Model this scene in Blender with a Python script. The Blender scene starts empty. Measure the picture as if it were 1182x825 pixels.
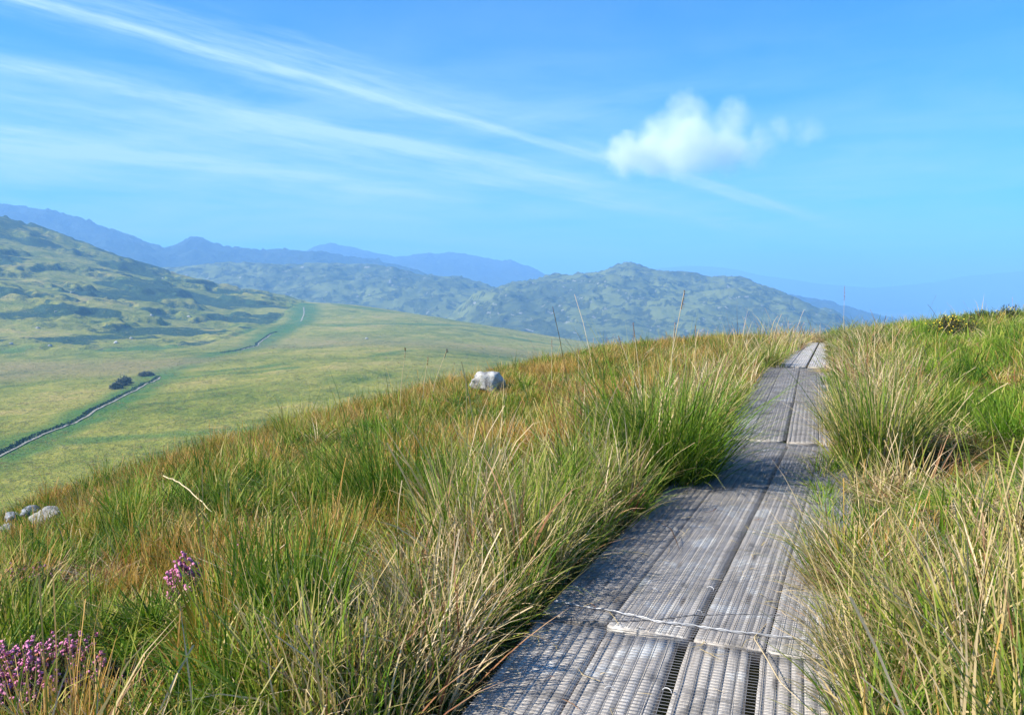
import bpy, math, random
import numpy as np
from mathutils import Vector, Matrix, Quaternion

random.seed(7)
RNG = np.random.default_rng(11)
scene = bpy.context.scene
COL = scene.collection
R = math.radians

# ------------------------------------------------------------------ camera
F, CX, CY, HORIZON = 919.0, 591.0, 412.5, 345.0
PITCH = math.atan((CY - HORIZON) / F)
EYE = np.array([0.0, 0.0, 1.5])
cam_data = bpy.data.cameras.new("camera")
cam = bpy.data.objects.new("camera", cam_data)
COL.objects.link(cam)
cam.location = EYE
cam.rotation_euler = (math.pi / 2 - PITCH, 0, 0)
cam_data.sensor_width = 36.0
cam_data.lens = 36.0 * F / 1182.0
cam_data.clip_start = 0.05
cam_data.clip_end = 60000
scene.camera = cam

# ------------------------------------------------------------------ world, sun, exposure
SUN_AZ, SUN_EL = R(-106), R(35)          # azimuth measured from +Y towards +X
SUN_DIR = Vector((math.sin(SUN_AZ) * math.cos(SUN_EL), math.cos(SUN_AZ) * math.cos(SUN_EL), math.sin(SUN_EL)))
sun_data = bpy.data.lights.new("sun", 'SUN')
sun_data.energy = 5.0
sun_data.angle = R(0.5)
sun_data.color = (1.0, 0.93, 0.80)
sun = bpy.data.objects.new("sun", sun_data)
COL.objects.link(sun)
sun.location = (-30, 0, 30)
sun.rotation_euler = SUN_DIR.to_track_quat('Z', 'Y').to_euler()

scene.view_settings.view_transform = 'Standard'
scene.view_settings.look = 'None'
scene.view_settings.exposure = 1.3
scene.view_settings.gamma = 1.0
scene.view_settings.use_curve_mapping = False
scene.render.engine = 'CYCLES'
cy = scene.cycles
cy.max_bounces = 6
cy.diffuse_bounces = 2
cy.glossy_bounces = 1
cy.transmission_bounces = 2
cy.volume_bounces = 3
cy.transparent_max_bounces = 8
cy.caustics_reflective = False
cy.caustics_refractive = False
cy.sample_clamp_indirect = 4.0
cy.use_denoising = True
cy.volume_step_rate = 1.0


def ray(px, py):
    dx, dy = (px - CX) / F, -(py - CY) / F
    c, s = math.cos(PITCH), math.sin(PITCH)
    return np.array([dx, c + dy * s, -s + dy * c])


def at(px, py, Y):
    d = ray(px, py)
    return EYE + d * (Y / d[1])


def at_z(px, py, z):
    d = ray(px, py)
    return EYE + d * ((z - EYE[2]) / d[2])


# ------------------------------------------------------------------ node helper
class NT:
    def __init__(self, nt):
        self.nt = nt

    def n(self, kind, **kw):
        node = self.nt.nodes.new(kind)
        ins = kw.pop('ins', {})
        for k, v in kw.items():
            setattr(node, k, v)
        for k, v in ins.items():
            sock = node.inputs[k]
            if isinstance(v, bpy.types.NodeSocket):
                self.nt.links.new(v, sock)
            else:
                sock.default_value = v
        return node

    def link(self, a, b):
        self.nt.links.new(a, b)

    def math(self, op, a, b=None, c=None, clamp=False):
        node = self.nt.nodes.new('ShaderNodeMath')
        node.operation = op
        node.use_clamp = clamp
        for i, v in enumerate((a, b, c)):
            if v is None:
                continue
            if isinstance(v, bpy.types.NodeSocket):
                self.nt.links.new(v, node.inputs[i])
            else:
                node.inputs[i].default_value = v
        return node.outputs[0]

    def mix(self, fac, a, b, blend='MIX'):
        node = self.nt.nodes.new('ShaderNodeMix')
        node.data_type = 'RGBA'
        node.blend_type = blend
        node.clamp_factor = True
        for sock, v in ((node.inputs['Factor'], fac), (node.inputs[6], a), (node.inputs[7], b)):
            if isinstance(v, bpy.types.NodeSocket):
                self.nt.links.new(v, sock)
            else:
                if sock.type == 'RGBA' and len(v) == 3:
                    v = (*v, 1)
                sock.default_value = v
        return node.outputs[2]

    def ramp(self, fac, stops, interp='LINEAR'):
        node = self.nt.nodes.new('ShaderNodeValToRGB')
        el = node.color_ramp.elements
        node.color_ramp.interpolation = interp
        while len(el) < len(stops):
            el.new(0.5)
        for e, (p, c) in zip(el, stops):
            e.position = p
            e.color = (*c, 1) if len(c) == 3 else c
        self.nt.links.new(fac, node.inputs[0])
        return node.outputs[0]

    def smooth(self, v, lo, hi, t0=0.0, t1=1.0):
        node = self.nt.nodes.new('ShaderNodeMapRange')
        node.interpolation_type = 'SMOOTHSTEP'
        self.nt.links.new(v, node.inputs[0])
        for i, x in enumerate((lo, hi, t0, t1)):
            node.inputs[i + 1].default_value = x
        return node.outputs[0]

    def noise(self, vec, scale, detail=4, rough=0.55, distortion=0.0):
        node = self.n('ShaderNodeTexNoise')
        node.inputs['Scale'].default_value = scale
        node.inputs['Detail'].default_value = detail
        node.inputs['Roughness'].default_value = rough
        node.inputs['Distortion'].default_value = distortion
        if vec is not None:
            self.link(vec, node.inputs['Vector'])
        return node.outputs[0]


# ------------------------------------------------------------------ sky
world = bpy.data.worlds.new("World")
scene.world = world
world.use_nodes = True
w = NT(world.node_tree)
world.node_tree.nodes.clear()
sky = w.n('ShaderNodeTexSky', sky_type='NISHITA')
sky.sun_disc = False
sky.sun_elevation = SUN_EL
sky.sun_rotation = SUN_AZ % (2 * math.pi)
sky.altitude = 300
sky.air_density = 1.0
sky.dust_density = 0.4
sky.ozone_density = 2.2
SKY_STRENGTH = 0.057
tc = w.n('ShaderNodeTexCoord')
gen = tc.outputs['Generated']
sep = w.n('ShaderNodeSeparateXYZ', ins={0: gen})
zc = w.math('MAXIMUM', sep.outputs[2], 0.02)


def plane_coord(p):
    """Direction dotted with a fixed vector."""
    d = w.n('ShaderNodeVectorMath', operation='DOT_PRODUCT', ins={0: gen, 1: tuple(float(v) for v in p)})
    return d.outputs['Value']


def unit(v):
    v = np.asarray(v, float)
    return v / np.linalg.norm(v)


# position on a flat cloud layer (in units of its height) for the wisps' texture
u_ = w.math('DIVIDE', sep.outputs[0], zc)
v_ = w.math('DIVIDE', sep.outputs[1], zc)
layer = w.n('ShaderNodeCombineXYZ', ins={0: u_, 1: v_})
cov = None


def streak(p1, p2, width, strength, fade=(0.0, 0.0), side=1.0, seed=0.0, rough=1.0, soft=0.35):
    """A contrail: the great circle through two sky directions, ragged along its length."""
    global cov
    d1, d2 = unit(ray(*p1)), unit(ray(*p2))
    n = unit(np.cross(d1, d2))
    e = unit(d2 - d1 * d1.dot(d2))
    across = plane_coord(n)
    along = w.math('ARCTAN2', plane_coord(e), plane_coord(d1))
    L = math.acos(max(-1, min(1, d1.dot(d2))))
    cv = w.n('ShaderNodeCombineXYZ', ins={0: w.math('MULTIPLY', along, 7.0), 1: w.math('MULTIPLY', across, 60.0), 2: seed})
    nz = w.noise(cv.outputs[0], 1.0, 5, 0.6)
    wob = w.math('MULTIPLY', w.math('SUBTRACT', nz, 0.5), width * 1.4 * rough)
    a2 = w.math('ADD', across, wob)
    a2 = w.math('ABSOLUTE', a2)
    prof = w.math('POWER', w.math('SUBTRACT', 1.0, w.smooth(a2, width * soft * 0.3, width)), 1.2)
    cv2 = w.n('ShaderNodeCombineXYZ', ins={0: w.math('MULTIPLY', along, 16.0), 1: w.math('MULTIPLY', across, 190.0), 2: seed + 5})
    nz2 = w.noise(cv2.outputs[0], 1.0, 6, 0.65)
    tex = w.smooth(nz2, 0.25, 0.75, 0.25, 1.0)
    f0 = w.smooth(along, -0.45 if fade[0] == 0 else 0.0, -0.4 if fade[0] == 0 else fade[0])
    f1 = w.smooth(along, L - fade[1] - 0.001, L, 1.0, 0.0)
    m = w.math('MULTIPLY', w.math('MULTIPLY', prof, tex), w.math('MULTIPLY', f0, f1))
    m = w.math('MULTIPLY', m, strength)
    cov = m if cov is None else w.math('ADD', cov, m)


streak((20, -3), (1010, 270), 0.0095, 0.60, (0, 0.5), seed=1.0, rough=0.6)
streak((60, -3), (760, 190), 0.040, 0.42, (0, 0.45), seed=2.0)
streak((640, 157), (1000, 270), 0.011, 0.55, (0.10, 0.12), seed=9.0, rough=0.6)
streak((640, 222), (980, 285), 0.014, 0.35, (0.05, 0.15), seed=14.0, rough=0.7)
streak((-20, 68), (930, 262), 0.016, 0.50, (0, 0.5), seed=3.0)
streak((140, 112), (820, 250), 0.036, 0.42, (0.25, 0.25), seed=4.0)
streak((-20, 157), (800, 262), 0.018, 0.42, (0, 0.45), seed=5.0)
streak((-20, 120), (640, 240), 0.060, 0.30, (0, 0.35), seed=6.0)
streak((-20, 185), (560, 250), 0.030, 0.25, (0, 0.3), seed=12.0)
streak((400, 182), (1100, 40), 0.022, 0.20, (0.25, 0.6), seed=7.0)
streak((640, 250), (1250, 200), 0.05, 0.18, (0.2, 0.25), seed=8.0)
# thin high veil
veil = w.noise(layer.outputs[0], 0.5, 6, 0.6, 0.4)
veil = w.math('MULTIPLY', w.smooth(veil, 0.36, 0.75), 0.13)
low = w.n('ShaderNodeCombineXYZ', ins={0: w.math('MULTIPLY', sep.outputs[0], 2.2), 1: w.math('MULTIPLY', sep.outputs[1], 2.2), 2: w.math('MULTIPLY', sep.outputs[2], 16.0)})
lown = w.noise(low.outputs[0], 1.6, 6, 0.62, 0.5)
lowband = w.math('MULTIPLY', w.smooth(sep.outputs[2], 0.0, 0.08), w.smooth(sep.outputs[2], 0.12, 0.36, 1.0, 0.0))
leftward = w.smooth(sep.outputs[0], 0.55, -0.35, 0.45, 1.0)
veil = w.math('ADD', veil, w.math('MULTIPLY', w.math('MULTIPLY', w.smooth(lown, 0.30, 0.70, 0.25, 1.0), lowband), w.math('MULTIPLY', leftward, 0.62)))
cov = w.math('ADD', cov, veil)
cov = w.math('MINIMUM', cov, 0.9)
hsv = w.n('ShaderNodeHueSaturation', ins={'Hue': 0.497, 'Saturation': 1.12, 'Value': 1.0, 'Color': sky.outputs[0]})
skycol = w.mix(1.0, hsv.outputs[0], (0.06, 0.92, 1.55), 'MULTIPLY')
col = w.mix(cov, skycol, (5.2, 7.2, 8.4))
bg = w.n('ShaderNodeBackground', ins={'Color': col, 'Strength': SKY_STRENGTH})
wo = w.n('ShaderNodeOutputWorld')
w.link(bg.outputs[0], wo.inputs[0])
try:
    world.cycles.sampling_method = 'MANUAL'
    world.cycles.sample_map_resolution = 512
except Exception:
    pass


# ------------------------------------------------------------------ noise (numpy)
def _hash(ix, iy, seed):
    h = (ix.astype(np.int64) * 374761393 + iy.astype(np.int64) * 668265263 + seed * 1442695041) & 0xFFFFFFFF
    h = ((h ^ (h >> 13)) * 1274126177) & 0xFFFFFFFF
    h = (h ^ (h >> 16)) & 0xFFFFFFFF
    return h


def perlin(x, y, seed=0):
    x = np.asarray(x, float); y = np.asarray(y, float)
    ix, iy = np.floor(x), np.floor(y)
    fx, fy = x - ix, y - iy
    ux, uy = fx * fx * fx * (fx * (fx * 6 - 15) + 10), fy * fy * fy * (fy * (fy * 6 - 15) + 10)

    def g(ox, oy):
        a = _hash(ix + ox, iy + oy, seed) * (2 * math.pi / 4294967296.0)
        return np.cos(a) * (fx - ox) + np.sin(a) * (fy - oy)
    a = g(0, 0) * (1 - ux) + g(1, 0) * ux
    b = g(0, 1) * (1 - ux) + g(1, 1) * ux
    return (a * (1 - uy) + b * uy) * 1.5


def fbm(x, y, octaves=4, seed=0, gain=0.5, lac=2.03):
    s, a, f, tot = 0, 1.0, 1.0, 0
    for o in range(octaves):
        s = s + a * perlin(x * f + 17.3 * o, y * f - 9.1 * o, seed + o)
        tot += a
        a *= gain; f *= lac
    return s / tot


def ridged(x, y, octaves=4, seed=0):
    s, a, f, tot = 0, 1.0, 1.0, 0
    for o in range(octaves):
        s = s + a * (1 - np.abs(perlin(x * f + 3.7 * o, y * f + 5.9 * o, seed + o)) * 1.6)
        tot += a
        a *= 0.5; f *= 2.1
    return s / tot


def sstep(x, a, b):
    t = np.clip((x - a) / (b - a), 0, 1)
    return t * t * (3 - 2 * t)


# ------------------------------------------------------------------ mesh helpers
def np_mesh(name, verts, faces, mat=None, smooth=True, attrs=None):
    """faces: (n,k) array, or list of such arrays."""
    if not isinstance(faces, list):
        faces = [faces]
    faces = [np.asarray(f, np.int32) for f in faces if len(f)]
    me = bpy.data.meshes.new(name)
    verts = np.asarray(verts, np.float32).reshape(-1, 3)
    nl = sum(f.size for f in faces)
    nf = sum(len(f) for f in faces)
    me.vertices.add(len(verts))
    me.vertices.foreach_set('co', verts.ravel())
    me.loops.add(nl)
    me.polygons.add(nf)
    me.loops.foreach_set('vertex_index', np.concatenate([f.ravel() for f in faces]))
    starts, totals, o = [], [], 0
    for f in faces:
        k = f.shape[1]
        starts.append(o + np.arange(len(f)) * k)
        totals.append(np.full(len(f), k))
        o += f.size
    me.polygons.foreach_set('loop_start', np.concatenate(starts).astype(np.int32))
    try:
        me.polygons.foreach_set('loop_total', np.concatenate(totals).astype(np.int32))
    except Exception:
        pass
    me.update(calc_edges=True)
    me.validate()
    if attrs:
        for k, v in attrs.items():
            a = me.attributes.new(k, 'FLOAT', 'POINT')
            a.data.foreach_set('value', np.asarray(v, np.float32).ravel())
    if smooth:
        me.polygons.foreach_set('use_smooth', np.ones(nf, bool))
    if mat:
        me.materials.append(mat)
    return me


def link(name, data, parent=None, loc=(0, 0, 0), rot=(0, 0, 0), **props):
    o = bpy.data.objects.new(name, data)
    COL.objects.link(o)
    o.location = loc
    o.rotation_euler = rot
    if parent:
        o.parent = parent
    for k, v in props.items():
        if v is not None:
            o[k] = v
    return o


def grid_faces(nr, nc):
    i = np.arange(nr * nc).reshape(nr, nc)
    return np.stack([i[:-1, :-1], i[:-1, 1:], i[1:, 1:], i[1:, :-1]], -1).reshape(-1, 4)


class MB:
    def __init__(self):
        self.v, self.q, self.t, self.n = [], [], [], 0

    def add(self, v, q=None, t=None):
        v = np.asarray(v, float).reshape(-1, 3)
        self.v.append(v)
        if q is not None and len(q):
            self.q.append(np.asarray(q) + self.n)
        if t is not None and len(t):
            self.t.append(np.asarray(t) + self.n)
        self.n += len(v)

    def tube(self, pts, rad, sides=5, cap=True):
        pts = np.asarray(pts, float)
        n = len(pts)
        rad = np.broadcast_to(np.asarray(rad, float), (n,))
        d = np.gradient(pts, axis=0)
        d /= np.linalg.norm(d, axis=1)[:, None] + 1e-12
        ref = np.where(np.abs(d[:, 2:3]) > 0.9, np.array([[1.0, 0, 0]]), np.array([[0, 0, 1.0]]))
        a = np.cross(d, ref); a /= np.linalg.norm(a, axis=1)[:, None]
        b = np.cross(d, a)
        th = np.arange(sides) * 2 * math.pi / sides
        v = pts[:, None] + rad[:, None, None] * (np.cos(th)[None, :, None] * a[:, None] + np.sin(th)[None, :, None] * b[:, None])
        i = np.arange(n * sides).reshape(n, sides)
        j = np.roll(i, -1, 1)
        q = np.stack([i[:-1], j[:-1], j[1:], i[1:]], -1).reshape(-1, 4)
        self.add(v, q)

    def arr(self):
        fs = []
        if self.q:
            fs.append(np.concatenate(self.q))
        if self.t:
            fs.append(np.concatenate(self.t))
        return np.concatenate(self.v), fs

    def mesh(self, name, mat, smooth=True):
        v, f = self.arr()
        return np_mesh(name, v, f, mat, smooth)


def new_mat(name):
    m = bpy.data.materials.new(name)
    m.use_nodes = True
    m.node_tree.nodes.clear()
    t = NT(m.node_tree)
    out = t.n('ShaderNodeOutputMaterial')
    return m, t, out


# ------------------------------------------------------------------ materials
def mat_blades(name, stops, inst=True, base_col=(0.10, 0.085, 0.035), tip_col=(0.60, 0.45, 0.19), tip=0.42, patch=0.25):
    m, t, out = new_mat(name)
    tint = t.n('ShaderNodeAttribute', attribute_name='tint').outputs['Fac']
    hu = t.n('ShaderNodeAttribute', attribute_name='hu').outputs['Fac']
    if inst:
        it = t.n('ShaderNodeAttribute', attribute_type='INSTANCER', attribute_name='itint').outputs['Fac']
        tt = t.math('ADD', tint, t.math('MULTIPLY', t.math('SUBTRACT', it, 0.5), 0.9), clamp=True)
    else:
        tt = tint
    c = t.ramp(tt, stops)
    # blades darken near the root; golden tips are dry, with sunlit tops painted in
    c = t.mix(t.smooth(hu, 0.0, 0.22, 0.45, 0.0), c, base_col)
    tipf = t.math('MULTIPLY', t.smooth(hu, 0.55, 1.0), t.math('MULTIPLY', tint, tip * 1.6))
    c = t.mix(tipf, c, tip_col)
    p = t.n('ShaderNodeBsdfPrincipled', ins={'Base Color': c, 'Roughness': 0.6, 'Specular IOR Level': 0.15})
    tr = t.n('ShaderNodeBsdfTranslucent', ins={'Color': t.mix(1.0, c, (1.0, 1.0, 0.75), 'MULTIPLY')})
    ms = t.n('ShaderNodeMixShader', ins={0: 0.3, 1: p.outputs[0], 2: tr.outputs[0]})
    t.link(ms.outputs[0], out.inputs[0])
    return m


GREEN = [(0.0, (0.030, 0.085, 0.006)), (0.35, (0.090, 0.190, 0.010)), (0.6, (0.18, 0.27, 0.020)), (0.8, (0.30, 0.30, 0.05)), (1.0, (0.48, 0.38, 0.16))]
RUST = [(0.0, (0.09, 0.14, 0.010)), (0.25, (0.25, 0.19, 0.02)), (0.5, (0.40, 0.235, 0.045)), (0.75, (0.47, 0.24, 0.065)), (1.0, (0.58, 0.42, 0.18))]
STRAW = [(0.0, (0.06, 0.15, 0.010)), (0.25, (0.20, 0.27, 0.03)), (0.42, (0.40, 0.32, 0.11)), (0.60, (0.60, 0.46, 0.25)), (0.78, (0.70, 0.57, 0.38)), (0.88, (0.40, 0.22, 0.11)), (1.0, (0.22, 0.09, 0.045))]
LIME = [(0.0, (0.07, 0.17, 0.008)), (0.4, (0.16, 0.29, 0.018)), (0.7, (0.30, 0.37, 0.04)), (1.0, (0.46, 0.38, 0.12))]
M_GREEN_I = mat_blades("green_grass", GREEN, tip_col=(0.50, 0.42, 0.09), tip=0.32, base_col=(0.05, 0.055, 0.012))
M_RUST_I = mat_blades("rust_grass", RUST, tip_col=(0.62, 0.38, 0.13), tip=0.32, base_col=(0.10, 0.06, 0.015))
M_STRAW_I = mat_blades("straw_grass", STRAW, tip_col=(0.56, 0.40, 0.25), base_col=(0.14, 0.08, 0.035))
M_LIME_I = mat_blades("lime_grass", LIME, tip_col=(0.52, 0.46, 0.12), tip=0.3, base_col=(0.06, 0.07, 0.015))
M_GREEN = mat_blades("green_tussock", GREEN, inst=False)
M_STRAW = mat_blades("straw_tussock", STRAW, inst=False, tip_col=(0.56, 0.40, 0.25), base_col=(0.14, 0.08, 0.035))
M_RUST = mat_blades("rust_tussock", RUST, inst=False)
M_LIME = mat_blades("lime_tussock", LIME, inst=False)


def simple_mat(name, color, rough=0.8, var=0.25, scale=30, spec=0.3, metallic=0.0, bump=0.0):
    m, t, out = new_mat(name)
    tco = t.n('ShaderNodeTexCoord').outputs['Object']
    nz = t.noise(tco, scale, 4, 0.6)
    a = tuple(max(0, x * (1 - var)) for x in color)
    b = tuple(min(1, x * (1 + var)) for x in color)
    c = t.ramp(nz, [(0.3, a), (0.7, b)])
    p = t.n('ShaderNodeBsdfPrincipled', ins={'Base Color': c, 'Roughness': rough, 'Specular IOR Level': spec, 'Metallic': metallic})
    if bump:
        b_ = t.n('ShaderNodeBump', ins={'Strength': bump, 'Distance': 0.01, 'Height': nz})
        t.link(b_.outputs[0], p.inputs['Normal'])
    t.link(p.outputs[0], out.inputs[0])
    return m


M_WIRE = simple_mat("galvanised_wire", (0.15, 0.15, 0.16), 0.6, 0.4, 8, 0.4, 0.2)
M_ROPEWIRE = simple_mat("bright_wire", (0.42, 0.42, 0.43), 0.5, 0.4, 20, 0.4, 0.3)
M_STEM = simple_mat("dry_stem", (0.50, 0.40, 0.23), 0.7, 0.2, 30)
M_SEED = simple_mat("dark_seed", (0.055, 0.035, 0.022), 0.9, 0.35, 60)
M_SEED_TAN = simple_mat("tan_seed", (0.20, 0.12, 0.09), 0.9, 0.35, 60)
M_HEATHER_LEAF = simple_mat("heather_leaf", (0.07, 0.085, 0.028), 0.85, 0.5, 25)
M_HEATHER_STEM = simple_mat("heather_stem", (0.09, 0.055, 0.035), 0.9, 0.3, 25)
M_HEATHER_FLOWER = simple_mat("heather_flower", (0.62, 0.21, 0.37), 0.7, 0.4, 60)
M_DEAD_FLOWER = simple_mat("withered_flower", (0.36, 0.13, 0.05), 0.8, 0.3, 60)
M_GORSE_LEAF = simple_mat("gorse_leaf", (0.075, 0.11, 0.025), 0.8, 0.4, 25)
M_BUSH_LEAF = simple_mat("bush_leaf", (0.10, 0.17, 0.02), 0.8, 0.4, 25)
M_GORSE_FLOWER = simple_mat("gorse_flower", (0.78, 0.58, 0.05), 0.6, 0.15, 60)
M_RUSH = simple_mat("dark_rush", (0.035, 0.075, 0.030), 0.9, 0.4, 0.6)
M_SHRUB = simple_mat("grey_shrub", (0.12, 0.135, 0.085), 0.9, 0.35, 1.5)


def mat_wood():
    m, t, out = new_mat("weathered_plank")
    tco = t.n('ShaderNodeTexCoord').outputs['Object']
    oi = t.n('ShaderNodeObjectInfo')
    off = t.n('ShaderNodeVectorMath', operation='ADD', ins={0: tco})
    sc = t.n('ShaderNodeVectorMath', operation='SCALE', ins={0: oi.outputs['Location'], 'Scale': 0.37})
    off2 = t.n('ShaderNodeCombineXYZ', ins={0: t.math('MULTIPLY', oi.outputs['Random'], 9.0), 1: t.math('MULTIPLY', oi.outputs['Random'], 31.0)})
    t.link(off2.outputs[0], off.inputs[1])
    vec = off.outputs[0]
    mp = t.n('ShaderNodeMapping', ins={'Vector': vec, 'Scale': (55, 2.2, 55)})
    grain = t.noise(mp.outputs[0], 1.0, 6, 0.65, 0.6)
    mp2 = t.n('ShaderNodeMapping', ins={'Vector': vec, 'Scale': (9, 0.9, 9)})
    band = t.noise(mp2.outputs[0], 1.0, 4, 0.6, 0.4)
    blot = t.noise(vec, 3.2, 6, 0.65, 0.3)
    fine = t.noise(vec, 95, 4, 0.7)
    c = t.ramp(grain, [(0.25, (0.17, 0.155, 0.14)), (0.5, (0.38, 0.35, 0.32)), (0.8, (0.54, 0.51, 0.475))])
    c = t.mix(t.smooth(band, 0.35, 0.7, 0.0, 0.45), c, (0.33, 0.29, 0.25))
    c = t.mix(t.smooth(blot, 0.54, 0.66, 0.0, 0.7), c, (0.56, 0.57, 0.56))          # pale lichen bloom
    c = t.mix(t.smooth(blot, 0.46, 0.34, 0.0, 0.7), c, (0.10, 0.095, 0.09))           # damp dark patches
    c = t.mix(t.smooth(fine, 0.55, 0.75, 0.0, 0.35), c, (0.11, 0.105, 0.10))
    each = t.ramp(oi.outputs['Random'], [(0.0, (0.80, 0.79, 0.79)), (0.5, (1.04, 1.05, 1.08)), (1.0, (1.22, 1.20, 1.16))])
    c = t.mix(1.0, c, each, 'MULTIPLY')
    mpk = t.n('ShaderNodeMapping', ins={'Vector': vec, 'Scale': (16, 3.2, 16)})
    kn = t.n('ShaderNodeTexVoronoi', ins={'Vector': mpk.outputs[0], 'Scale': 0.55, 'Randomness': 1.0})
    c = t.mix(t.smooth(kn.outputs['Distance'], 0.16, 0.05, 0.0, 0.75), c, (0.085, 0.065, 0.05))          # knots
    moss = t.noise(vec, 1.7, 5, 0.65)
    c = t.mix(t.smooth(moss, 0.60, 0.72, 0.0, 0.5), c, (0.15, 0.16, 0.075))                               # algae
    p = t.n('ShaderNodeBsdfPrincipled', ins={'Base Color': c, 'Roughness': 0.82, 'Specular IOR Level': 0.25})
    hgt = t.math('ADD', grain, t.math('MULTIPLY', fine, 0.5))
    b = t.n('ShaderNodeBump', ins={'Strength': 0.65, 'Distance': 0.006, 'Height': hgt})
    t.link(b.outputs[0], p.inputs['Normal'])
    t.link(p.outputs[0], out.inputs[0])
    return m


M_WOOD = mat_wood()


def mat_soil():
    m, t, out = new_mat("turf_soil")
    pos = t.n('ShaderNodeTexCoord').outputs['Object']
    a = t.noise(pos, 1.1, 5, 0.6)
    b = t.noise(pos, 22, 6, 0.7)
    c = t.ramp(b, [(0.3, (0.022, 0.020, 0.010)), (0.55, (0.075, 0.065, 0.026)), (0.8, (0.16, 0.125, 0.055))])
    far = t.ramp(a, [(0.3, (0.055, 0.085, 0.018)), (0.5, (0.13, 0.12, 0.035)), (0.7, (0.20, 0.135, 0.05))])
    c = t.mix(0.5, c, far)
    p = t.n('ShaderNodeBsdfPrincipled', ins={'Base Color': c, 'Roughness': 0.95, 'Specular IOR Level': 0.1})
    bp = t.n('ShaderNodeBump', ins={'Strength': 1.0, 'Distance': 0.06, 'Height': b})
    t.link(bp.outputs[0], p.inputs['Normal'])
    t.link(p.outputs[0], out.inputs[0])
    return m


M_SOIL = mat_soil()


def mat_moor(name, crag_scale=1.0):
    """Moor grass in green, straw and tan drifts; 'lush' = rushy green ground, 'tan' = dry flats, 'crag' = rock and heath."""
    m, t, out = new_mat(name)
    pos = t.n('ShaderNodeTexCoord').outputs['Object']
    at_ = lambda nme: t.n('ShaderNodeAttribute', attribute_name=nme).outputs['Fac']
    big = t.noise(pos, 0.010, 5, 0.6, 0.4)
    mid = t.noise(pos, 0.055, 6, 0.65, 0.6)
    fine = t.noise(pos, 0.45, 5, 0.7)
    s = t.math('ADD', t.math('MULTIPLY', big, 0.40), t.math('MULTIPLY', mid, 0.38))
    s = t.math('ADD', s, t.math('MULTIPLY', fine, 0.22))
    c = t.ramp(s, [(0.38, (0.065, 0.105, 0.015)), (0.46, (0.17, 0.19, 0.026)), (0.53, (0.26, 0.245, 0.045)), (0.62, (0.36, 0.28, 0.09))])
    lush = t.math('MULTIPLY', at_('lush'), t.smooth(mid, 0.33, 0.55, 0.5, 1.0))
    c = t.mix(lush, c, (0.045, 0.13, 0.025))
    tan = t.math('MULTIPLY', at_('tan'), t.smooth(mid, 0.3, 0.6, 0.55, 1.0))
    c = t.mix(tan, c, (0.235, 0.185, 0.075))
    crag = at_('crag')
    rag = t.noise(pos, 0.16, 5, 0.7, 0.5)
    cr = t.smooth(t.math('ADD', crag, t.math('MULTIPLY', t.math('SUBTRACT', rag, 0.5), 2.2)), 0.18, 0.92)
    heath = t.ramp(fine, [(0.3, (0.014, 0.042, 0.022)), (0.6, (0.038, 0.072, 0.030)), (0.8, (0.10, 0.11, 0.065))])
    c = t.mix(cr, c, heath)
    vor = t.noise(pos, 0.9, 3, 0.6)
    rocky = t.math('MULTIPLY', cr, t.smooth(vor, 0.66, 0.72))
    c = t.mix(rocky, c, (0.28, 0.265, 0.25))
    p = t.n('ShaderNodeBsdfPrincipled', ins={'Base Color': c, 'Roughness': 0.95, 'Specular IOR Level': 0.05})
    h = t.math('ADD', t.math('MULTIPLY', fine, 0.6), t.math('MULTIPLY', mid, 1.0))
    bp = t.n('ShaderNodeBump', ins={'Strength': 1.0, 'Distance': 2.2, 'Height': h})
    t.link(bp.outputs[0], p.inputs['Normal'])
    t.link(p.outputs[0], out.inputs[0])
    return m


M_MOOR = mat_moor("moor_turf")


def mat_mountain(name, grass, heath, rock, s1, rockiness=0.62, bump=12):
    m, t, out = new_mat(name)
    pos = t.n('ShaderNodeTexCoord').outputs['Object']
    crag = t.n('ShaderNodeAttribute', attribute_name='crag').outputs['Fac']
    a = t.noise(pos, s1, 6, 0.62, 0.5)
    b = t.noise(pos, s1 * 5, 6, 0.68, 0.3)
    c = t.mix(t.smooth(t.math('ADD', a, t.math('MULTIPLY', t.math('SUBTRACT', b, 0.5), 0.6)), 0.38, 0.62), grass, heath)
    c = t.mix(t.smooth(t.math('ADD', crag, t.math('MULTIPLY', t.math('SUBTRACT', b, 0.5), 0.9)), 0.4, 0.75, 0, 0.85), c, tuple(x * 0.6 for x in heath))
    spots = t.noise(pos, s1 * 13, 4, 0.65)
    c = t.mix(t.smooth(t.math('ADD', spots, t.math('MULTIPLY', crag, 0.09)), rockiness, rockiness + 0.07), c, rock)
    p = t.n('ShaderNodeBsdfPrincipled', ins={'Base Color': c, 'Roughness': 0.95, 'Specular IOR Level': 0.05})
    bp = t.n('ShaderNodeBump', ins={'Strength': 1.0, 'Distance': bump, 'Height': b})
    t.link(bp.outputs[0], p.inputs['Normal'])
    t.link(p.outputs[0], out.inputs[0])
    return m


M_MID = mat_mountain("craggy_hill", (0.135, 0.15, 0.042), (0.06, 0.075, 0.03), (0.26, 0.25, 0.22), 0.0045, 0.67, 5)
M_FARM = mat_mountain("far_mountain", (0.035, 0.050, 0.045), (0.018, 0.028, 0.032), (0.10, 0.10, 0.11), 0.0025, 0.66, 25)


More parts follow.
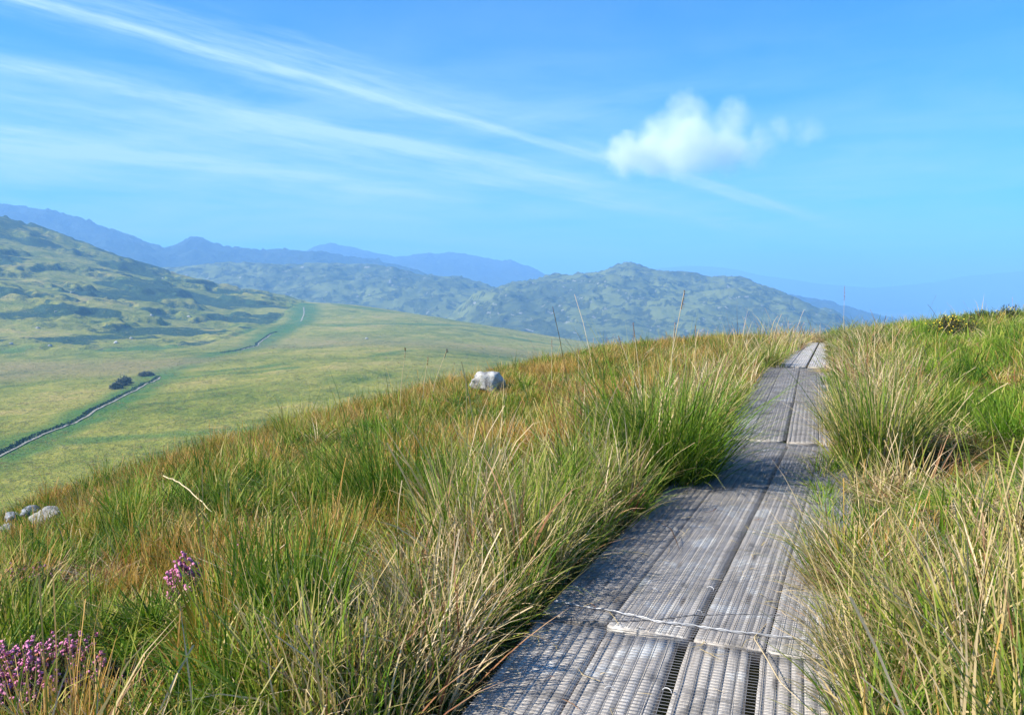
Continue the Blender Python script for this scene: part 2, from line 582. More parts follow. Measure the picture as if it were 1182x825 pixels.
def mat_rock(name, light, dark, lich):
    m, t, out = new_mat(name)
    pos = t.n('ShaderNodeTexCoord').outputs['Object']
    a = t.noise(pos, 5, 6, 0.65, 0.3)
    b = t.noise(pos, 28, 5, 0.7)
    c = t.ramp(a, [(0.32, dark), (0.5, light), (0.72, lich)])
    c = t.mix(t.smooth(b, 0.56, 0.7, 0, 0.6), c, dark)
    p = t.n('ShaderNodeBsdfPrincipled', ins={'Base Color': c, 'Roughness': 0.9, 'Specular IOR Level': 0.2})
    bp = t.n('ShaderNodeBump', ins={'Strength': 0.8, 'Distance': 0.04, 'Height': t.math('ADD', a, b)})
    t.link(bp.outputs[0], p.inputs['Normal'])
    t.link(p.outputs[0], out.inputs[0])
    return m


M_ROCK_WHITE = mat_rock("white_quartz_rock", (0.42, 0.41, 0.39), (0.07, 0.07, 0.075), (0.62, 0.61, 0.58))
M_ROCK_GREY = mat_rock("grey_rock", (0.30, 0.29, 0.26), (0.13, 0.125, 0.11), (0.42, 0.41, 0.37))
M_ROCK_BLUE = mat_rock("slate_rock", (0.26, 0.28, 0.31), (0.06, 0.06, 0.07), (0.45, 0.46, 0.47))

# ------------------------------------------------------------------ the hillside we stand on
PATH_O = np.array([-0.50, 0.0])
PATH_A = R(20.2)
PU = np.array([math.sin(PATH_A), math.cos(PATH_A)])
PN = np.array([math.cos(PATH_A), -math.sin(PATH_A)])


def st(x, y):
    dx, dy = x - PATH_O[0], y - PATH_O[1]
    return dx * PU[0] + dy * PU[1], dx * PN[0] + dy * PN[1]


def path_z(s):
    return 0.008 * np.clip(s, 0, None) - 0.0035 * np.clip(s - 23, 0, None) ** 2


PITS = []


def ground_z(x, y, detail=True):
    x = np.asarray(x, float); y = np.asarray(y, float)
    s, t = st(x, y)
    z = path_z(np.minimum(s, 60)) - 0.30 * np.clip(s - 60, 0, None) - 0.08
    tl = np.clip(-t - 0.7, 0, None)
    k = 0.0165 + 0.0150 * (1 - sstep(s, 3.5, 11))
    z = z - np.where(tl < 40, k * tl ** 2, k * 1600 + 2 * k * 40 * (tl - 40) * 0.6)
    tr = np.clip(t - 0.8, 0, None)
    z = z + 1.12 * (1 - np.exp(-tr * 0.19)) + 0.018 * np.clip(tr - 3, 0, None)
    if detail:
        near = sstep(np.abs(t), 0.7, 1.6)
        z = z + near * (0.20 * fbm(x * 0.55, y * 0.55, 3, 3) + 0.09 * fbm(x * 1.5, y * 1.5, 2, 9))
    for ex, ey, er, ed in PITS:
        z = z - ed * np.exp(-((x - ex) ** 2 + (y - ey) ** 2) / er ** 2)
    return z


def build_ground():
    rr = np.concatenate([[0.0], np.geomspace(0.35, 150, 230)])
    az = np.concatenate([np.arange(-180, -70, 5.0), np.arange(-70, 70, 0.5), np.arange(70, 180.1, 5.0)])
    Rr, A = np.meshgrid(rr, np.radians(az), indexing='ij')
    x, y = Rr * np.sin(A), Rr * np.cos(A)
    z = ground_z(x, y)
    me = np_mesh("hillside_ground", np.stack([x, y, z], -1), grid_faces(*x.shape), M_SOIL)
    link("hillside_ground", me, kind='structure')


def on_ground(px, py, lift=0.0):
    """Point where the sight line through a photo pixel meets the hillside."""
    d = ray(px, py)
    d = d / np.linalg.norm(d)
    ts = np.concatenate([np.arange(0.8, 60, 0.02)])
    p = EYE[None] + d[None] * ts[:, None]
    below = p[:, 2] < ground_z(p[:, 0], p[:, 1]) + lift
    i = int(np.argmax(below)) if below.any() else len(ts) - 1
    q = p[i].copy()
    q[2] = float(ground_z(q[0], q[1]))
    return q


# hollows between the tussocks
_p = [(on_ground(px, py), er, ed) for px, py, er, ed in [(265, 590, 0.32, 0.20), (505, 612, 0.28, 0.20), (1088, 545, 0.55, 0.42), (150, 815, 0.25, 0.14), (410, 745, 0.22, 0.14), (330, 640, 0.4, 0.12), (620, 560, 0.3, 0.14), (180, 655, 0.4, 0.12), (1120, 470, 0.5, 0.2)]]
PITS += [(p[0], p[1], er, ed) for p, er, ed in _p]
build_ground()

# ------------------------------------------------------------------ moor and the hill on the left
class TPS:
    def __init__(self, pts, lam=1e-3):
        pts = np.asarray(pts, float)
        self.c = pts[:, :2] / 100
        n = len(pts)
        K = self._k(np.linalg.norm(self.c[:, None] - self.c[None], axis=-1)) + lam * np.eye(n)
        P = np.concatenate([np.ones((n, 1)), self.c], 1)
        A = np.block([[K, P], [P.T, np.zeros((3, 3))]])
        sol = np.linalg.solve(A, np.concatenate([pts[:, 2], np.zeros(3)]))
        self.w, self.a = sol[:n], sol[n:]

    @staticmethod
    def _k(r):
        return np.where(r > 1e-9, r * r * np.log(np.maximum(r, 1e-9)), 0)

    def __call__(self, x, y):
        q = np.stack([np.ravel(x), np.ravel(y)], -1) / 100
        out = np.empty(len(q))
        for i in range(0, len(q), 20000):
            b = q[i:i + 20000]
            out[i:i + 20000] = self._k(np.linalg.norm(b[:, None] - self.c[None], axis=-1)) @ self.w + self.a[0] + b @ self.a[1:]
        return out.reshape(np.shape(x))


MOOR_PX = [(0, 600, 140), (-250, 600, 140), (-500, 560, 170), (0, 527, 200), (100, 482, 262), (185, 435, 400), (0, 412, 555), (-250, 415, 545), (-500, 415, 545),
           (100, 409, 575), (230, 402, 625), (297, 398, 670), (310, 388, 730), (330, 374, 860), (355, 362, 980), (350, 349, 1140), (385, 350, 1150),
           (430, 355, 1120), (500, 367, 1020), (600, 384, 920), (690, 402, 830), (780, 420, 740), (900, 430, 700), (1050, 440, 700),
           (300, 480, 250), (450, 440, 330), (450, 400, 560), (600, 430, 400), (700, 440, 430), (850, 470, 400), (400, 378, 800), (500, 400, 600), (200, 600, 140), (450, 600, 145),
           (0, 340, 800), (100, 355, 800), (200, 374, 800), (270, 372, 900), (0, 253, 1190), (50, 272, 1190), (100, 290, 1190), (150, 305, 1190), (200, 319, 1190),
           (250, 330, 1180), (300, 340, 1170), (-120, 222, 1200), (-250, 200, 1200), (-400, 195, 1200), (-250, 320, 830), (-450, 310, 830)]
pts = [at(*p) for p in MOOR_PX]
for px, Y, z in [(350, 1600, -70), (500, 1500, -95), (650, 1350, -100), (800, 1200, -105), (1000, 1100, -110), (100, 1700, 30), (-250, 1750, 60), (200, 1800, -30)]:
    p = at(px, 345, Y); p[2] = z
    pts.append(p)
moor_tps = TPS(pts)

HILL_BASE = [(-600, 415, 545), (-250, 415, 545), (0, 409, 570), (60, 410, 575), (120, 406, 590), (180, 403, 610), (230, 399, 640), (262, 392, 700), (290, 382, 770), (318, 366, 900), (340, 356, 1050), (352, 350, 1140), (356, 349, 1250), (360, 348, 1500)]
HB = np.array([at(*p)[:2] for p in HILL_BASE])
HB_AZ, HB_R = np.arctan2(HB[:, 0], HB[:, 1]), np.hypot(HB[:, 0], HB[:, 1])


def hill_depth(x, y):
    """Metres (along the sight line from the hill's foot) inside the craggy hill; negative on the moor."""
    az, r = np.arctan2(x, y), np.hypot(x, y)
    base = np.interp(az, HB_AZ, HB_R, right=99999)
    return r - base


PATH_PX = [(-120, 578, 165), (-60, 550, 178), (0, 527, 200), (50, 503, 230), (100, 482, 264), (140, 462, 312), (170, 446, 360), (186, 435, 400), (184, 430, 418), (200, 424, 445), (240, 412, 530), (280, 405, 610), (297, 400, 655), (300, 394, 690), (312, 387, 735), (330, 379, 800), (346, 371, 880), (351, 361, 980), (350, 353, 1090)]
PATH_XY = np.array([at(*p)[:2] for p in PATH_PX])


def dist_polyline(x, y, P):
    best = np.full(np.shape(x), 1e9)
    side = np.zeros(np.shape(x))
    for a, b in zip(P[:-1], P[1:]):
        ab = b - a
        tt = np.clip(((x - a[0]) * ab[0] + (y - a[1]) * ab[1]) / (ab @ ab), 0, 1)
        dx, dy = x - (a[0] + tt * ab[0]), y - (a[1] + tt * ab[1])
        d = np.hypot(dx, dy)
        sd = np.sign(ab[0] * dy - ab[1] * dx)
        side = np.where(d < best, sd, side)
        best = np.minimum(best, d)
    return best, side


def crag_field(x, y):
    hd = hill_depth(x, y)
    m = sstep(hd, 0, 25)
    wx = x + 14 * fbm(x / 60, y / 60, 2, 40)
    wy = y + 14 * fbm(x / 60, y / 60, 2, 41)
    n = fbm(wx / 95, wy / 70, 4, 21, 0.55)
    return m, n, hd


def moor_z(x, y):
    z = moor_tps(x, y)
    m, n, hd = crag_field(x, y)
    r = np.hypot(x, y)
    hum = 1.1 * fbm(x / 38, y / 38, 4, 5) + 0.4 * fbm(x / 9, y / 9, 3, 6)
    z = z + hum * sstep(r, 100, 300)
    up = sstep(hd, 0, 300)
    ridge = sstep(n, -0.02, 0.16)
    z = z + m * (ridge * (2.5 + 3.5 * up) - 1.0 + 3.0 * fbm(x / 46, y / 46, 4, 23) + 1.1 * fbm(x / 9, y / 9, 4, 24) * (0.3 + ridge))
    return z


def build_moor():
    az = np.radians(np.concatenate([np.arange(-60, -34, 0.4), np.arange(-34, 12, 0.11), np.arange(12, 45, 0.35)]))
    rr = np.concatenate([np.geomspace(70, 540, 170), np.linspace(544, 1250, 270), np.linspace(1270, 1750, 30)])
    Rr, A = np.meshgrid(rr, az, indexing='ij')
    x, y = Rr * np.sin(A), Rr * np.cos(A)
    z = moor_z(x, y)
    m, n, hd = crag_field(x, y)
    r_ = np.hypot(x, y)
    # crag = steep lee faces of the outcrops plus heath in hollows
    gx = np.gradient(n, axis=0)
    azi = np.arctan2(x, y) * 900
    blob = fbm(azi / 105 + 3, r_ / 62, 5, 33, 0.55)
    crag = m * np.clip(0.10 + 0.16 * sstep(hd, 150, 450) + sstep(blob, -0.06, 0.20) + 0.35 * sstep(n, -0.1, 0.02) * (1 - sstep(n, 0.06, 0.18)), 0, 1)
    crag = crag * (0.55 + 0.45 * sstep(hd, 0, 60))
    d, side = dist_polyline(x, y, PATH_XY)
    wid = np.interp(np.hypot(x, y), [150, 700, 1100], [13, 22, 30])
    lush = 0.9 * (1 - sstep(d + 7 * fbm(x / 22, y / 22, 3, 50), 0.25 * wid, wid))
    for a, b, ww in [((190, 440, 385), (330, 430, 400), 10), ((250, 432, 410), (320, 424, 430), 12), ((380, 374, 820), (560, 378, 940), 22), ((640, 398, 800), (560, 392, 830), 14),
                     ((390, 352, 1120), (450, 362, 1050), 20), ((-80, 512, 215), (300, 500, 225), 8), ((430, 415, 470), (470, 405, 520), 9)]:
        P = np.array([at(*a)[:2], at(*b)[:2]])
        dd, _ = dist_polyline(x, y, P)
        lush = np.maximum(lush, 0.75 * (1 - sstep(dd + 9 * fbm(x / 25, y / 25, 3, 60), 0.1 * ww, ww)))
    lush = np.maximum(lush, 0.8 * sstep(hd, -12, 4) * (1 - sstep(hd, 5, 60)) * sstep(fbm(x / 40, y / 40, 2, 70), -0.15, 0.15))
    P = np.array([at(-150, 425, 470)[:2], at(150, 420, 480)[:2]])
    dd, _ = dist_polyline(x, y, P)
    tan = 0.8 * (1 - sstep(dd + 25 * fbm(x / 50, y / 50, 3, 80), 20, 90)) * (1 - sstep(hd, -20, 0))
    P = np.array([at(380, 392, 660)[:2], at(650, 410, 600)[:2]])
    dd, _ = dist_polyline(x, y, P)
    tan = np.maximum(tan, 0.55 * (1 - sstep(dd + 30 * fbm(x / 60, y / 60, 3, 81), 20, 110)))
    verts = np.stack([x, y, z], -1).reshape(-1, 3)
    faces = grid_faces(*x.shape)
    inside = hd.ravel()[faces].mean(1) > 0
    for name, sel in (("moor_ground", ~inside), ("craggy_hill", inside)):
        f = faces[sel]
        used = np.unique(f)
        remap = np.full(len(verts), -1, np.int64); remap[used] = np.arange(len(used))
        me = np_mesh(name, verts[used], remap[f], M_MOOR, attrs={'lush': lush.ravel()[used], 'tan': tan.ravel()[used], 'crag': crag.ravel()[used]})
        link(name, me, kind='structure')


build_moor()


def resample(P, step):
    P = np.asarray(P, float)
    L = np.concatenate([[0], np.cumsum(np.linalg.norm(np.diff(P, axis=0), axis=1))])
    n = max(2, int(L[-1] / step))
    q = np.linspace(0, L[-1], n)
    return np.stack([np.interp(q, L, P[:, i]) for i in range(P.shape[1])], -1)


def build_moor_path():
    m, t, out = new_mat("pale_gravel")
    pos = t.n('ShaderNodeTexCoord').outputs['Object']
    c = t.ramp(t.noise(pos, 0.8, 4, 0.6), [(0.3, (0.15, 0.15, 0.10)), (0.7, (0.36, 0.33, 0.27))])
    p = t.n('ShaderNodeBsdfPrincipled', ins={'Base Color': c, 'Roughness': 0.95})
    t.link(p.outputs[0], out.inputs[0])
    C = resample(PATH_XY, 2.0)
    C = C + 0.8 * np.stack([fbm(C[:, 0] / 14, C[:, 1] / 14, 2, 91), fbm(C[:, 0] / 14, C[:, 1] / 14, 2, 92)], -1)
    T = np.gradient(C, axis=0); T /= np.linalg.norm(T, axis=1)[:, None]
    N = np.stack([T[:, 1], -T[:, 0]], -1)
    r = np.hypot(C[:, 0], C[:, 1])
    half = np.interp(r, [150, 400, 650, 1100], [0.38, 0.5, 0.5, 0.7]) * (1 + 0.35 * fbm(r / 9, r * 0, 2, 93))
    shown = ((r < 432) | ((r > 640) & (r < 770)) | ((r > 930) & (r < 1080)))
    cols = []
    for k in np.linspace(-1, 1, 4):
        xy = C + N * (half * k)[:, None]
        cols.append(np.concatenate([xy, (moor_z(xy[:, 0], xy[:, 1]) + 0.22)[:, None]], 1))
    V = np.stack(cols, 1)
    gf = grid_faces(V.shape[0], 4).reshape(V.shape[0] - 1, 3, 4)[shown[:-1]].reshape(-1, 4)
    link("moor_path", np_mesh("moor_path", V, gf, m), kind='structure')
    # dark rushes growing thick along the far side of the path
    V, Q = [], []
    rng = np.random.default_rng(3)
    for i in range(len(C)):
        if 440 < r[i] < 600 or r[i] > 800:
            continue
        k = 26 if r[i] < 470 else 14
        for _ in range(k):
            o = -(half[i] + rng.uniform(0.2, 1.9 if r[i] < 470 else 2.2))
            xy = C[i] + N[i] * o + T[i] * rng.uniform(-1, 1)
            h = rng.uniform(0.4, 0.9)
            a = rng.uniform(0, math.pi)
            wd = rng.uniform(0.25, 0.55)
            dx, dy = math.cos(a) * wd, math.sin(a) * wd
            lx, ly = rng.normal(0, 0.25, 2)
            V.append((xy[0], xy[1], h, dx, dy, lx, ly))
    V = np.array(V)
    zb = moor_z(V[:, 0], V[:, 1]) - 0.1
    x, y, h, dx, dy, lx, ly = V.T
    P = np.stack([np.stack([x - dx, y - dy, zb], -1), np.stack([x + dx, y + dy, zb], -1), np.stack([x + dx * .5 + lx, y + dy * .5 + ly, zb + h], -1), np.stack([x - dx * .5 + lx, y - dy * .5 + ly, zb + h * .9], -1)], 1)
    link("rush_bank", np_mesh("rush_bank", P, np.arange(len(P) * 4).reshape(-1, 4), M_RUSH, smooth=False), kind='stuff', label="dark band of rushes growing along the pale moor path", category="rushes")


build_moor_path()


# ------------------------------------------------------------------ far hills and mountains
def ridge_hill(name, sil, z_base, front, back, mat, amp, scale, az_step, rows=70, seed=0, foot=None, ext=(-60, 50), crag_amp=0.0):
    P = [at(*s) for s in sil]
    az = np.array([math.atan2(p[0], p[1]) for p in P])
    rr = np.array([math.hypot(p[0], p[1]) for p in P])
    zz = np.array([p[2] for p in P])
    A1 = np.arange(max(R(ext[0]), az[0]), min(R(ext[1]), az[-1]) + 1e-6, R(az_step))
    r0 = np.interp(A1, az, rr)
    z0 = np.interp(A1, az, zz)
    u = np.concatenate([np.linspace(-1, 0, rows), np.linspace(0, 1, rows // 3)[1:]])
    U, A = np.meshgrid(u, A1, indexing='ij')
    r = r0[None] + np.where(U < 0, U * front, U * back)
    prof = np.where(U < 0, 1 - np.abs(U) ** 1.25, 1 - U ** 1.6)
    prof = np.where(U < 0, 0.75 * prof + 0.25 * sstep(U, -1, 0), prof)
    x, y = r * np.sin(A), r * np.cos(A)
    z = z_base + (z0[None] - z_base) * prof
    hgt = np.clip(z0[None] - z_base, 1, None)
    body = np.clip(prof, 0, 1) * np.clip(hgt / 60, 0, 1)
    onridge = 1 - 0.75 * np.exp(-(U / 0.10) ** 2)
    spur = fbm(x / scale, y / scale, 5, seed, 0.52)
    rd = ridged(x / (scale * 0.45), y / (scale * 0.45), 4, seed + 50) - 0.6
    z = z + amp * body * onridge * (spur * 1.3 + 0.55 * rd)
    cn = fbm(x / (scale * 0.26), y / (scale * 0.22), 5, seed + 90, 0.6)
    step = sstep(cn, 0.0, 0.14)
    z = z + crag_amp * body * (0.35 + 0.65 * onridge) * (1.3 * step + 0.6 * step * fbm(x / (scale * .07), y / (scale * .07), 3, seed + 95))
    crag = sstep(cn, -0.12, 0.02) * (1 - sstep(cn, 0.08, 0.22))
    me = np_mesh(name, np.stack([x, y, z], -1), grid_faces(*x.shape), mat, attrs={'crag': crag})
    return link(name, me, kind='structure')


# valley floor reaching to the horizon
def build_floor():
    az = np.radians(np.arange(-180, 180.1, 3))
    rr = np.geomspace(160, 11800, 60)
    Rr, A = np.meshgrid(rr, az, indexing='ij')
    x, y = Rr * np.sin(A), Rr * np.cos(A)
    z = -112 + 6 * fbm(x / 400, y / 400, 4, 123)
    link("valley_ground", np_mesh("valley_ground", np.stack([x, y, z], -1), grid_faces(*x.shape), M_MID, attrs={'crag': np.zeros(x.size)}), kind='structure')


build_floor()
ridge_hill("tor_hill", [(500, 372, 1900), (545, 343, 1950), (580, 330, 2000), (640, 318, 2050), (690, 313, 2050), (718, 309, 2050), (732, 306, 2050), (750, 311, 2050), (790, 315, 2030), (830, 321, 2000), (850, 320, 2000), (872, 327, 1980), (900, 339, 1950), (935, 356, 1900), (970, 370, 1880), (1010, 385, 1850), (1060, 400, 1850)],
           -105, 720, 900, M_MID, 40, 260, 0.10, 110, 200, crag_amp=4.5)
ridge_hill("long_hill", [(120, 330, 2300), (180, 312, 2300), (240, 306, 2300), (300, 304, 2320), (340, 306, 2340), (390, 302, 2350), (430, 304, 2350), (455, 309, 2330), (480, 317, 2300), (520, 322, 2280), (560, 330, 2260), (600, 342, 2240), (650, 352, 2220), (720, 368, 2200)],
           -105, 800, 900, M_MID, 40, 280, 0.11, 90, 300, crag_amp=4.5)
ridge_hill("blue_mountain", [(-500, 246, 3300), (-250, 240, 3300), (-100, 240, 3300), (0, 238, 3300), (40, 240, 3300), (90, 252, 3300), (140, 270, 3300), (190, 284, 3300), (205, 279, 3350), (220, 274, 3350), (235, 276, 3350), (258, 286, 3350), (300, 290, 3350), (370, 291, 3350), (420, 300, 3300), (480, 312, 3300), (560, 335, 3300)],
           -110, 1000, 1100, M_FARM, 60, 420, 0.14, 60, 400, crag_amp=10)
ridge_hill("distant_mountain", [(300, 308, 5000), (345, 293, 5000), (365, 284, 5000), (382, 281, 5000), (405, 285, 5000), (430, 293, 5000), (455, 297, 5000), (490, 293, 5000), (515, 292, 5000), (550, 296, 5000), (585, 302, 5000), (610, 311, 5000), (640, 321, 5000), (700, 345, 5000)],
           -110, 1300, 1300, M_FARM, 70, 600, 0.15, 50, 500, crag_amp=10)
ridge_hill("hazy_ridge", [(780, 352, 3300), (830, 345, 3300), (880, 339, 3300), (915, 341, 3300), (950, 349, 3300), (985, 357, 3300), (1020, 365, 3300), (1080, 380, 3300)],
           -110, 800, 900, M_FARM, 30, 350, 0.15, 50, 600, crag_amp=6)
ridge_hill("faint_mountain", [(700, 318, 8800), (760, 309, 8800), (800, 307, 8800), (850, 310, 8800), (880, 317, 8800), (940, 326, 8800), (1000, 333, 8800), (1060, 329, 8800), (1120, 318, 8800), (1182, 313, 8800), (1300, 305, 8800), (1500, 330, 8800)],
           -110, 2000, 2000, M_FARM, 60, 700, 0.18, 40, 700, crag_amp=0)


# ------------------------------------------------------------------ haze
def build_haze():
    m, t, out = new_mat("haze_air")
    t.nt.nodes.remove([n for n in t.nt.nodes if n.type == 'OUTPUT_MATERIAL'][0])
    out = t.n('ShaderNodeOutputMaterial')
    vol = t.n('ShaderNodeVolumePrincipled')
    vol.inputs['Color'].default_value = (0.265, 0.56, 1.0, 1)
    vol.inputs['Density'].default_value = 0.00031
    vol.inputs['Anisotropy'].default_value = 0.0
    t.link(vol.outputs[0], out.inputs['Volume'])
    x = 12000
    z0, z1 = -135, 425
    v = [(a, b, c) for a in (-x, x) for b in (-x, x) for c in (z0, z1)]
    f = [(0, 1, 3, 2), (4, 6, 7, 5), (0, 4, 5, 1), (2, 3, 7, 6), (0, 2, 6, 4), (1, 5, 7, 3)]
    link("haze", np_mesh("haze", v, np.array(f), m, smooth=False), kind='stuff', label="pale blue haze veiling the distant mountains")


build_haze()


# ------------------------------------------------------------------ boardwalk
def p2(px, py, z=0.0):
    return at_z(px, py, z)


BW = 1.34


def section_frame(left_near, left_far, z_near, z_far):
    a, b = np.array([*left_near[:2], z_near]), np.array([*left_far[:2], z_far])
    return a, b


SECTIONS = []
L1b, L1a = p2(620, 714, 0.0), p2(530, 825, 0.0)
dirn = unit((L1b - L1a)[:2])
start = L1a[:2] - dirn * 4.6
SECTIONS.append((np.array([*start, 0.0]), np.array([*L1b[:2], 0.0])))
L2a, L2b = p2(623, 711, 0.0), p2(815, 513, 0.03)
L3a, L3m, L3b = p2(828, 505, 0.04), p2(857, 462, 0.07), p2(883, 424, 0.09)
u2 = unit((L3a - L2a)[:2])
SECTIONS.append((np.array([*L2a[:2], 0.015]), np.array([*(L3a[:2] - u2 * 0.02), 0.03])))
SECTIONS.append((np.array([*L3a[:2], 0.042]), np.array([*L3m[:2], 0.075])))
SECTIONS.append((np.array([*L3m[:2], 0.07]), np.array([*L3b[:2], 0.095])))
L4a = p2(893, 423, 0.10)
L4b = L4a[:2] + unit(L3b[:2] - L3a[:2] + np.array([0.30, 0])) * 9.0
SECTIONS.append((np.array([*L4a[:2], 0.115]), np.array([*L4b, 0.16])))

PLANK_LAYOUTS = [
    [(0.0, 0.335), (0.339, 0.655), (0.70, 0.965), (1.005, 1.34)],
    [(0.0, 0.325), (0.328, 0.70), (0.722, 1.02), (1.024, 1.34)],
    [(0.0, 0.32), (0.323, 0.655), (0.69, 1.0), (1.003, 1.34)],
    [(0.0, 0.32), (0.323, 0.665), (0.69, 1.0), (1.003, 1.34)],
    [(0.0, 0.32), (0.323, 0.62), (0.66, 1.0), (1.003, 1.34)],
]
SEC_LABELS = [
    "nearest section of grey wire-covered boardwalk with two dark gaps between planks",
    "boardwalk section just beyond the pale joining wire, half in grass shade",
    "boardwalk section between the two large green tussocks, starting at a shaded step",
    "striped sunlit boardwalk section beyond the two large tussocks with a central crack",
    "narrow farthest boardwalk section, shifted right, vanishing over the grassy crest",
]
SEC_SPANS = []


def plank_mesh(x0, x1, L, seed, e0=0.0, e1=0.0, thick=0.07):
    """A weathered plank with worn, wavering edges, along local +Y."""
    rng = np.random.default_rng(seed)
    n = max(8, int(L / 0.12))
    y = np.linspace(e0, L - e1, n)
    wa = 0.004 * fbm(y * 1.7, y * 0 + seed, 3, seed) + 0.003 * fbm(y * 9, y * 0, 2, seed + 1)
    wb = 0.004 * fbm(y * 1.5, y * 0 + seed + 9, 3, seed + 2) + 0.003 * fbm(y * 8, y * 0, 2, seed + 3)
    sag = 0.004 * fbm(y * 0.8, y * 0, 2, seed + 4)
    tilt = rng.uniform(-0.004, 0.004)
    b = 0.007
    prof = []
    a, c = x0 + 0.002 + wa, x1 - 0.002 - wb
    nx = 5
    ring = [(a, -thick + sag * 0), (a, -b + sag), (a + b, sag)]
    gx = np.arange(x0 + 0.03 + rng.uniform(0, 0.012), x1 - 0.02, 0.0475)       # grooves added to stand in for the mesh wires' shadow lines
    for g in gx:
        jit = 0.0015 * fbm(y * 2.5, y * 0 + g * 40, 2, seed + 11)
        groove_depth = 0.0024 * (0.75 + 0.5 * fbm(y * 1.3, y * 0 + g * 9, 2, seed + 12))
        for off, dz in ((-0.0034, 0), (-0.0020, 1), (0.0020, 1), (0.0034, 0)):
            zz = sag + tilt * ((g - x0) / (x1 - x0) - 0.5) - dz * groove_depth + (1 - dz) * 0.0012 * perlin(g * 14 + y * 0, y * 5, seed + 7)
            ring.append((g + off + jit, zz))
    ring.append((c - b, sag))
    ring += [(c, -b + sag), (c, -thick + sag * 0)]
    V = np.stack([np.stack([np.broadcast_to(px_, y.shape), y, np.broadcast_to(pz_, y.shape)], -1) for px_, pz_ in ring], 1)
    m = len(ring)
    i = np.arange(n * m).reshape(n, m)
    j = np.roll(i, -1, 1)
    q = np.stack([i[:-1], j[:-1], j[1:], i[1:]], -1).reshape(-1, 4)
    caps = [i[0][::-1], i[-1]]
    me = np_mesh("plank", V.reshape(-1, 3), [q[:, ::-1], np.array([c[::-1] for c in caps])], M_WOOD, smooth=False)
    return me


def wire_mesh_mesh(L, seed, dx, dy, rad, bulge=0.004):
    mb = MB()
    rng = np.random.default_rng(seed)
    hz = lambda x, y: 0.0045 + bulge * (0.5 + fbm(x * 2.1, y * 1.1, 2, seed) + 0.4 * fbm(x * 9, y * 7, 2, seed + 3)).clip(0, 2)
    ys = np.arange(0.0, L, 0.09)
    xs = np.arange(0.02, BW, dx)
    for x in xs:
        xx = x + 0.006 * fbm(ys * 1.3, ys * 0 + x * 5, 2, seed + 1) + rng.normal(0, 0.002)
        mb.tube(np.stack([xx, ys, hz(xx, ys)], -1), rad, 4)
    xs2 = np.linspace(0.005, BW - 0.005, 22)
    for y in np.arange(0.01, L, dy):
        yy = y + 0.008 * fbm(xs2 * 1.8, xs2 * 0 + y * 0.8, 2, seed + 2) + 0.0015 * fbm(xs2 * 12, xs2 * 0 + y * 9, 1, seed + 6)
        mb.tube(np.stack([xs2, yy, hz(xs2, yy) + rad * 1.2], -1), rad * 0.85, 4)
    return mb.mesh("wire_mesh", M_WIRE)


def staple_mesh(size=0.035, rad=0.0022):
    mb = MB()
    th = np.linspace(-0.25, math.pi + 0.25, 12)
    mb.tube(np.stack([np.cos(th) * size * 0.55, np.sin(th) * size * 0.35 * 0.4, 0.004 + np.sin(th).clip(0) * size * 0.35], -1), rad, 6)
    return mb.mesh("staple", M_ROPEWIRE)


